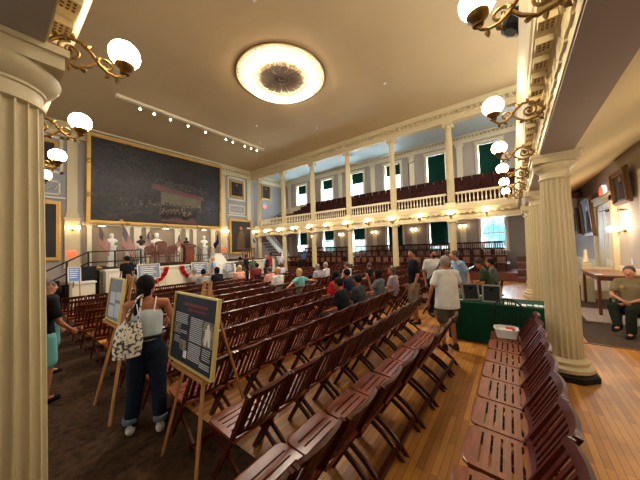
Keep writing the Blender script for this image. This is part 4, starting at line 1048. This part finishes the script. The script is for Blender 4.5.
    # hair
    if hairstyle:
        m = MB(); m.sphere((0, 0, 0), .104, 18, 12, M=T @ Matrix.Translation(V((0, -.022, .032)) * hs) @ Matrix.Diagonal((.86 * hs, .98 * hs, 1.02 * hs, 1)))
        if hairstyle in ('long', 'bob', 'pony'): m.cap(hp(0, -.05, .02), hp(0, -.06, -.08), (.075 * s, .045 * s), (.07 * s, .035 * s))
        if hairstyle == 'long': m.cap(hp(0, -.06, -.06), hp(0, -.085, -.24), (.08 * s, .03 * s), (.07 * s, .025 * s))
        if hairstyle == 'bob':
            for sx in (-1, 1): m.cap(hp(sx * .065, -.01, .02), hp(sx * .075, -.01, -.09), (.03 * s, .05 * s), (.03 * s, .04 * s), (1, 0, 0))
        if hairstyle == 'pony':
            for p, q, r0, r1 in ((hp(-.01, -.09, -.03), hp(-.03, -.10, -.13), .036, .034), (hp(-.03, -.10, -.12), hp(-.05, -.115, -.28), .034, .024), (hp(-.05, -.115, -.28), hp(-.055, -.10, -.37), .024, .010)): m.cap(p, q, r0 * s, r1 * s)
        remesh(m, 'hair', hair, max(.009, vox * .55), root, 2)
    if cap:
        m = MB(); m.sphere((0, 0, 0), .11, 16, 10, M=T @ Matrix.Translation(V((0, -.01, .055)) * hs) @ Matrix.Diagonal((.86 * hs, 1.0 * hs, .82 * hs, 1))); m.cap(hp(0, .09, .06), hp(0, .15, .05), (.06 * s, .008 * s), (.05 * s, .006 * s)); m.obj('cap', cloth(*cap), root, smooth=True)
    # shirt
    if shirt:
        m = MB(); g = .022 * s
        if straps:
            m.cap(L3(J['wai'], J['che'], -.05), L3(J['che'], J['sh'], -.12), (.135 * W * s + g, .10 * s + g), (.15 * W * s + g, .105 * s + g))
        else:
            lo = L3(J['pel'], J['wai'], .15 - hem)
            if hem: m.tube([lo - V((0, 0, .10 * s)), lo, J['wai'], J['che']], [(.185 * W * s + g, .145 * s + g), (.18 * W * s + g, .14 * s + g), (.165 * W * s + g, .12 * s + g), (.165 * W * s + g, .11 * s + g)], 16, side=(1, 0, 0)); lo = L3(J['pel'], J['wai'], .4)
            m.cap(lo, J['wai'], (.155 * W * s + g, .115 * s + g), (.14 * W * s + g, .105 * s + g)); m.cap(J['wai'], J['che'], (.14 * W * s + g, .105 * s + g), (.165 * W * s + g, .11 * s + g)); m.cap(J['che'], J['sh'] - V((0, 0, .02 * s)), (.165 * W * s + g, .11 * s + g), (.12 * W * s + g, .07 * s + g))
            for q in 'LR':
                m.cap(L3(J['sh'], J['s' + q], .4), J['s' + q], .062 * s + g * .6, .06 * s + g * .6)
                if sleeve == 'short': m.cap(J['s' + q], L3(J['s' + q], J['e' + q], .62), .052 * s + g * .6, .055 * s + g * .6)
                else: m.cap(J['s' + q], J['e' + q], .05 * s + g * .6, .045 * s + g * .5); m.cap(J['e' + q], L3(J['e' + q], J['w' + q], .95), .045 * s + g * .5, .032 * s + g * .4)
        remesh(m, 'top_garment' if straps else 'shirt', shirt if isinstance(shirt, bpy.types.Material) else cloth(*shirt), vox, root, 3)
    if straps:
        m = MB()
        for sx in (-1, 1): m.tube([J['che'] + V((sx * .07, -.125, .05)) * s, J['sh'] + V((sx * .085, -.085, .0)) * s, J['sh'] + V((sx * .09, -.02, .062)) * s, J['sh'] + V((sx * .09, .06, .02)) * s], .005, 6)
        m.obj('shoulder_strap', paper, root)
    # trousers
    m = MB(); g = .018 * s
    m.cap(L3(J['pel'], J['wai'], -.1), L3(J['pel'], J['wai'], .42), (.16 * W * s + g, .115 * s + g), (.145 * W * s + g * .8, .1 * s + g * .6))
    for q in 'LR':
        m.cap(J['h' + q], L3(J['h' + q], J['k' + q], 1 if legs == 'long' else .82), .092 * s + g, (.066 if legs == 'long' else .08) * s + g)
        if legs == 'long': m.cap(J['k' + q], L3(J['k' + q], J['a' + q], .93), .062 * s + g, .052 * s + g)
    remesh(m, 'trousers' if legs == 'long' else 'shorts', pants if isinstance(pants, bpy.types.Material) else cloth(*pants), vox, root, 3)
    for q in 'LR':
        a = J['a' + q]; m = MB(); m.cap(a + V((0, -.04, -.035)) * s, a + V((0, .15, -.05)) * s, (.045 * s, .042 * s), (.042 * s, .03 * s)); m.cap(a + V((0, -.03, .02)) * s, a + V((0, -.02, -.03)) * s, .042 * s, .046 * s)
        m.obj('shoe', cloth(*shoes), root, smooth=True)
    return root
# near woman
w = person('woman with long dark ponytail in white camisole and blue jeans, seen from behind', (1.06, 3.2, 0), math.radians(-22), 'stand', 1.66, skinm, hairb, cloth(206, 218, 224), jeans, (222, 216, 208), straps=True, hairstyle='pony', vox=.013, female=True, headturn=-.45,
    over=dict(eL=(-.21, -.05, 1.13), wL=(-.17, .10, .98), eR=(.27, .02, 1.16), wR=(.22, .24, 1.12), kL=(-.11, .05, .5), aL=(-.16, .06, .09), aR=(.12, -.05, .09), kR=(.105, .01, .5)))
MB().tube([(-.168, 0, 1.03), (-.12, -.105, 1.02), (0, -.13, 1.02), (.12, -.105, 1.02), (.168, 0, 1.03), (.12, .105, 1.04), (0, .125, 1.04), (-.12, .105, 1.04), (-.168, 0, 1.03)], [(.014, .018)] * 9, 8).obj('belt', black, w)
for a in ((-.158, .04, .15), (.118, -.07, .15)): MB().lathe([(.063, -.02), (.07, 0), (.066, .03)], a, 16).obj('turned_up_cuff', cloth(120, 130, 146), w, smooth=True)
t = thing('tote_bag', 'white floral tote bag hanging from the woman\'s shoulder', 'bag', (.85, 3.10, .88), math.radians(-20)); t.scale = (.66, .70, .74)
def bagf(u, v):
    a = 2 * PI * u; w_ = .17 + .03 * math.sin(PI * v) - .035 * v; d_ = .075 * math.sin(PI * min(1, .25 + v * .6)) + .02 * math.sin(a * 5 + v * 6) * .5
    return V((w_ * math.cos(a) + .04 * v, d_ * math.sin(a), v * .46))
MB().grid(bagf, 36, 10).lathe([(.15, -.002), (.17, .0)], (0, 0, 0), 20, Matrix.Diagonal((1, .4, 1, 1))).obj('bag_body', floral, t, smooth=True, fix=False)
for sy in (-.045, .045): MB().tube([(-.04, sy, .45), (.03, sy, .6), (.14, sy * .6, .78), (.2, 0, .82), (.17, sy, .62), (.14, sy, .45)], [(.012, .004)] * 6, 6).obj('handle', floral, t)

# standing visitors by the green table
person('man in black t-shirt and khaki shorts standing in the cross aisle', (6.35, 1.98, 0), math.radians(30), 'stand', 1.82, skinm, hairb, (18, 18, 22), (128, 112, 92), (40, 40, 40), legs='short', headturn=.7, vox=.02)
t = person('bearded man in open white shirt with black sling strap facing the viewer', (7.3, 1.75, 0), math.radians(128), 'stand', 1.78, skinm, hairb, (224, 220, 216), (40, 38, 44), (50, 44, 40), vox=.02)
MB().tube([(-.17, .1, 1.47), (-.05, .165, 1.3), (.1, .165, 1.12), (.17, .08, .98)], [(.03, .006)] * 4, 6).obj('sling_strap', black, t); MB().sphere((0, .105, 1.60), .05, 10, 8, sx=1.1, sy=.6, sz=.8).obj('beard', hairb, t)
person('grey-haired man in loose white shirt and olive shorts, back to viewer', (5.06, 1.0, 0), math.radians(-48), 'stand', 1.69, skinm, hairg, (232, 228, 220), (92, 82, 62), (60, 50, 40), legs='short', vox=.016, hem=.55, width=1.12, headturn=-.3,
    over=dict(eL=(-.30, -.02, 1.14), wL=(-.33, .05, .90), eR=(.30, .06, 1.15), wR=(.34, .26, 1.08)))
person('fair-haired man in light blue shirt leaning over green table', (7.15, 1.0, 0), math.radians(35), 'stand', 1.78, skinl, hairn, (150, 176, 208), (170, 160, 140), (50, 44, 40), vox=.02, lean=.3)
t = person('man in dark green t-shirt and cap seated behind green table', (8.0, .62, 0), math.radians(8), 'sit', 1.8, skinm, hairn, (50, 66, 44), (34, 34, 42), lean=.12, vox=.02, cap=(56, 50, 44), seat=.55)
person('dark-haired visitor in grey-green top seated beyond man in green', (8.75, .52, 0), math.radians(-5), 'sit', 1.75, skinm, hairb, (92, 104, 92), (40, 40, 50), vox=.025, seat=.55)
windsor('black spindle chair under the man in dark green', (8.0, .60, 0), math.radians(8), None, black, .9); windsor('black spindle chair under the visitor beyond man in green', (8.75, .50, 0), math.radians(-5), None, black, .9)
# ranger
t = person('park ranger in khaki uniform shirt and dark trousers seated with hands folded', (7.95, -1.86, 0), math.radians(62), 'sit', 1.74, skinl, hairn, (140, 124, 94), (38, 44, 36), (36, 26, 22), vox=.017, width=1.06, headturn=.1,
    over=dict(wL=(.0, .3, .62), wR=(.02, .33, .66), eL=(-.25, .1, .74), eR=(.25, .1, .74), aL=(-.1, .50, .09), kL=(-.1, .45, .52), kR=(.14, .44, .55), aR=(.05, .55, .2)))
MB().prism([(.07, .90), (.11, .90), (.12, .94), (.09, .97), (.06, .94)], 'y', .125, .135).obj('badge', gold, t)
t = thing('office_chair', 'black office chair under the seated park ranger', 'chair', (7.95, -1.88, 0), math.radians(62))
MB().box(-.25, .25, -.22, .26, .38, .45).obj('seat', black, t); MB().box(-.23, .23, -.28, -.22, .5, .95).obj('backrest', black, t)
for s in (-1, 1):
    MB().tube([(s * .27, -.2, .45), (s * .28, -.15, .66), (s * .28, .15, .66), (s * .27, .15, .45)], .018, 6).obj('arm', black, t)
    for y in (-.2, .2): MB().tube([(s * .22, y, .4), (s * .26, y * 1.1, 0)], .014, 6).obj('leg', blackm, t)
# two visitors half hidden by the left column
t = person('visitor in black top and teal shorts half hidden by the left column', (.43, 4.95, 0), math.radians(-60), 'stand', 1.62, skinm, hairn, (24, 24, 28), (120, 190, 186), (20, 20, 20), legs='short', vox=.018, over=dict(eR=(.26, .04, 1.1), wR=(.22, .22, .95), eL=(-.25, 0, 1.1), wL=(-.25, .1, .9)))
t = person('visitor in dark top and pale teal shorts just behind the left column', (.62, 6.1, 0), math.radians(-70), 'stand', 1.5, skinl, hairn, (60, 50, 56), (104, 158, 160), (30, 30, 34), legs='short', vox=.02)
t = thing('backpack', 'orange and dark patterned backpack on the visitor by left column', 'backpack', (.36, 4.70, 1.0), math.radians(-60)); MB().cap((0, 0, .05), (0, 0, .32), (.13, .08), (.12, .07)).obj('bag_body', cloth(190, 84, 60), t, smooth=True); MB().box(-.08, .08, -.10, -.07, .05, .2).obj('pocket', cloth(60, 44, 50), t)
# people near the stage
person('man in black shirt standing at stage front by marble bust', (3.4, 12.3, 0), math.radians(20), 'stand', 1.82, skinm, hairb, (20, 20, 26), (40, 40, 48), vox=.03, cap=(20, 20, 24))
person('person in light blue shirt standing before the bunting', (7.35, 12.8, 0), math.radians(60), 'stand', 1.62, skinl, hairbl, (160, 190, 220), (180, 176, 170), vox=.03, legs='short')
person('visitor carrying a dark backpack and standing near the far corner', (9.7, 11.3, 0), math.radians(20), 'stand', 1.62, skinl, hairbl, (200, 200, 200), (50, 50, 60), vox=.03)
tag(MB().cap((9.62, 11.12, 1.0), (9.62, 11.12, 1.32), (.15, .09), (.14, .08)).obj('backpack', cloth(36, 36, 44), smooth=True), 'dark backpack on visitor standing near the far corner', 'backpack')
person('woman in bright red top standing near the far corner', (11.0, 12.4, 0), math.radians(60), 'stand', 1.68, skinm, hairb, (214, 30, 44), (50, 40, 50), vox=.03, female=True, hairstyle='long')
person('person in long white top standing beneath the far stair', (11.8, 12.3, 0), math.radians(120), 'stand', 1.7, skind, hairb, (220, 216, 214), (60, 60, 66), vox=.03)
person('person in camouflage-coloured shirt standing with a dark bag before the podium', (7.9, 11.2, 0), math.radians(10), 'stand', 1.6, skind, hairb, (70, 60, 48), (50, 44, 44), vox=.03)
person('person in olive green shirt with red sleeve near the podium', (8.45, 10.9, 0), math.radians(0), 'stand', 1.6, skinm, hairn, (74, 88, 58), (130, 34, 40), vox=.03)
person('person in dark jacket standing at right end of the podium', (9.15, 12.4, 0), math.radians(200), 'stand', 1.64, skind, hairb, (26, 26, 34), (30, 30, 40), vox=.03)
# seated in the rows (x, row, colours)
SE = [('person in pink shirt', 6.12, 7, (232, 160, 150), hairn, skinl, 'short'), ('man in white shirt next to pink-shirted person', 5.72, 6, (232, 226, 220), hairbl, skinl, 'short'),
 ('person in teal shirt with both arms along the chair backs', 5.8, 5, (120, 180, 176), hairbl, skinl, 'bob'), ('black-haired woman in red top', 5.3, 3, (196, 24, 40), hairb, skinm, 'bob'),
 ('man in black t-shirt looking down', 4.35, 2, (24, 24, 30), hairb, skinm, 'short'), ('person in navy shirt behind the woman in red', 5.84, 3, (30, 36, 56), hairb, skinm, 'short'),
 ('man in dark grey shirt beside the man in black', 4.95, 2, (56, 58, 56), hairb, skinm, 'short'), ('person in grey top raising one hand', 6.0, 2, (96, 100, 104), hairb, skinm, 'bob'),
 ('person in black top sitting past the cross aisle', 8.85, 4, (24, 24, 30), hairn, skinl, 'short'), ('person with white top seated past the aisle near third column', 8.6, 5, (224, 220, 214), hairn, skinl, 'short'),
 ('person in patterned grey top past the aisle', 7.8, 6, (170, 166, 170), hairg, skinl, 'bob'), ('person in pale patterned shirt past the aisle', 8.35, 6, (206, 204, 200), hairg, skinl, 'short'),
 ('person in pale lilac shirt seated near the far corner', 8.35, 9, (196, 190, 200), hairn, skind, 'short'), ('person with fair hair in peach top', 6.05, 9, (226, 160, 140), hairbl, skinl, 'long'),
 ('person in grey t-shirt in a front row below blue-shirted person', 4.6, 9, (150, 150, 146), hairb, skinm, 'short'), ('person in black top in a front row', 5.1, 9, (26, 26, 30), hairb, skind, 'bob'),
 ('grey-haired person in beige top in the front row', 4.7, 10, (180, 160, 140), hairg, skinl, 'short'), ('person in light shirt and dark shorts with crossed legs at the aisle', 6.95, 2, (170, 150, 150), hairn, skinm, 'long'),
 ('dark-haired person in maroon top in the front row', 7.6, 10, (120, 40, 44), hairb, skinm, 'short')]
for i, (lab, x, r, c, hr, sk, st) in enumerate(SE):
    ov = None
    if 'both arms' in lab: ov = dict(eL=(-.42, -.05, .93), wL=(-.62, -.12, .9), eR=(.42, -.05, .93), wR=(.64, -.12, .9))
    if 'raising' in lab: ov = dict(eL=(-.3, .05, .86), wL=(-.34, .1, 1.12))
    person(lab + (', seated in the rows' if len(lab.split()) < 10 else ''), (x, ROWS[r] + .36, 0), random.uniform(-.15, .15), 'sit', 1.72 if i % 2 else 1.68, sk, hr, c, (60, 56, 64), vox=.026 if r > 4 else .02, lean=.12 if 'down' in lab else -.04, over=ov, hairstyle=st, group='visitors seated in the chair rows', headturn=random.uniform(-.3, .3))
put_chair(6.95, ROWS[2], 0, 'folding chair under the person with crossed legs at the aisle', 'folding chairs of the main block', True)
person('person in bright blue shirt sitting in the far tiers', (16.1, 14.0, .42), PI / 2, 'sit', 1.7, skind, hairb, (70, 130, 200), (40, 40, 50), vox=.035)

# ------------------------------------------------------------------ light
def area(name, loc, size, energy, col, rot=(0, 0, 0), sy=None, spread=None):
    l = bpy.data.lights.new(name, 'AREA'); l.energy = energy; l.color = col; l.size = size
    if sy: l.shape = 'RECTANGLE'; l.size_y = sy
    o = bpy.data.objects.new(name, l); COL.objects.link(o); o.location = loc; o.rotation_euler = rot
    if spread: l.spread = spread
    return o
def spot(name, loc, target, energy, col, angle, r=.05, blend=.6):
    l = bpy.data.lights.new(name, 'SPOT'); l.energy = energy; l.color = col; l.spot_size = angle; l.spot_blend = blend; l.shadow_soft_size = r
    o = bpy.data.objects.new(name, l); COL.objects.link(o); o.location = loc
    o.rotation_euler = (V(target) - V(loc)).to_track_quat('-Z', 'Y').to_euler(); return o
WARM = (1, .84, .64); NEU = (1, .90, .76); DAY = (.66, .86, 1)
# downlight from the medallion
l = bpy.data.lights.new('medallion_light', 'AREA'); l.shape = 'DISK'; l.size = 3.2; l.energy = 620; l.color = NEU
o = bpy.data.objects.new('medallion_light', l); COL.objects.link(o); o.location = (7.42, 7.42, 8.95)
for x, tx in ((4.4, 4.2), (6.6, 6.6), (8.9, 8.6), (11.0, 11.0)): spot('track_spot', (x, 13.9, 8.85), (tx, 18.5, 3.2), 120, NEU, 1.1)
for c in WY:
    for z in (2.55, 7.2):
        area('window_daylight', (XW + .5, c, z), 1.2, 230 if z > 5 else 190, DAY, (0, PI / 2, 0), 1.9)
for c in LWY:
    for z in (2.55, 7.2): area('window_daylight', (-3.4, c, z), 1.2, 36 if z > 5 else 12, (1, .93, .82), (0, -PI / 2, 0), 1.9)
for c in RWX: area('window_daylight', (c, YB - .4, 7.2), 1.2, 80, (1, .93, .82), (PI / 2, 0, 0), 1.9)
def pt(name, loc, e, col, r=.12):
    l = bpy.data.lights.new(name, 'POINT'); l.energy = e; l.color = col; l.shadow_soft_size = r
    o = bpy.data.objects.new(name, l); COL.objects.link(o); o.location = loc
for x in (3.8, 7.0): pt('sconce_and_fill_light', (x, YB + .35, 2.35), 19, WARM)
pt('sconce_and_fill_light', (10.3, YB + .45, 2.35), 26, WARM)
for y in (-1, 2.2, 5.4, 8.6, 11.8, 15): pt('sconce_and_fill_light', (-2.65, y, 2.35), 12, WARM)  # unseen fill lights added along the left wall, no sconces modelled there
w = bpy.data.worlds.new('sky'); SC.world = w; w.use_nodes = True; nt = w.node_tree; bg = nt.nodes['Background']
tc = nt.nodes.new('ShaderNodeTexCoord'); n = nt.nodes.new('ShaderNodeTexNoise'); n.inputs['Scale'].default_value = 14; n.inputs['Detail'].default_value = 5
r = nt.nodes.new('ShaderNodeValToRGB'); r.color_ramp.elements[0].position = .42; r.color_ramp.elements[1].position = .60
r.color_ramp.elements[0].color = (.16, .42, .46, 1); r.color_ramp.elements[1].color = (.9, 1, 1, 1)
nt.links.new(tc.outputs['Generated'], n.inputs['Vector']); nt.links.new(n.outputs['Fac'], r.inputs[0]); nt.links.new(r.outputs[0], bg.inputs[0]); bg.inputs[1].default_value = .95

# ------------------------------------------------------------------ camera
yaw, pitch, roll, F = 0.9202955, 0.0334674, -0.0305101, 253.78155
cy, sy, cp, sp = math.cos(yaw), math.sin(yaw), math.cos(pitch), math.sin(pitch)
f = V((sy * cp, cy * cp, sp)); r0 = V((cy, -sy, 0)); u0 = r0.cross(f); cr, sr = math.cos(roll), math.sin(roll)
rr_ = r0 * cr + u0 * sr; uu = u0 * cr - r0 * sr
cam = bpy.data.cameras.new('camera'); co = bpy.data.objects.new('camera', cam); COL.objects.link(co)
M = Matrix((rr_, uu, -f)).transposed().to_4x4(); M.translation = (0, 0, 1.9); co.matrix_world = M
cam.sensor_width = 36; cam.lens = F / 640 * 36; cam.clip_start = .05
SC.camera = co
SC.view_settings.view_transform = 'Standard'; SC.view_settings.look = 'None'; SC.view_settings.gamma = 1; SC.view_settings.exposure = 1.36
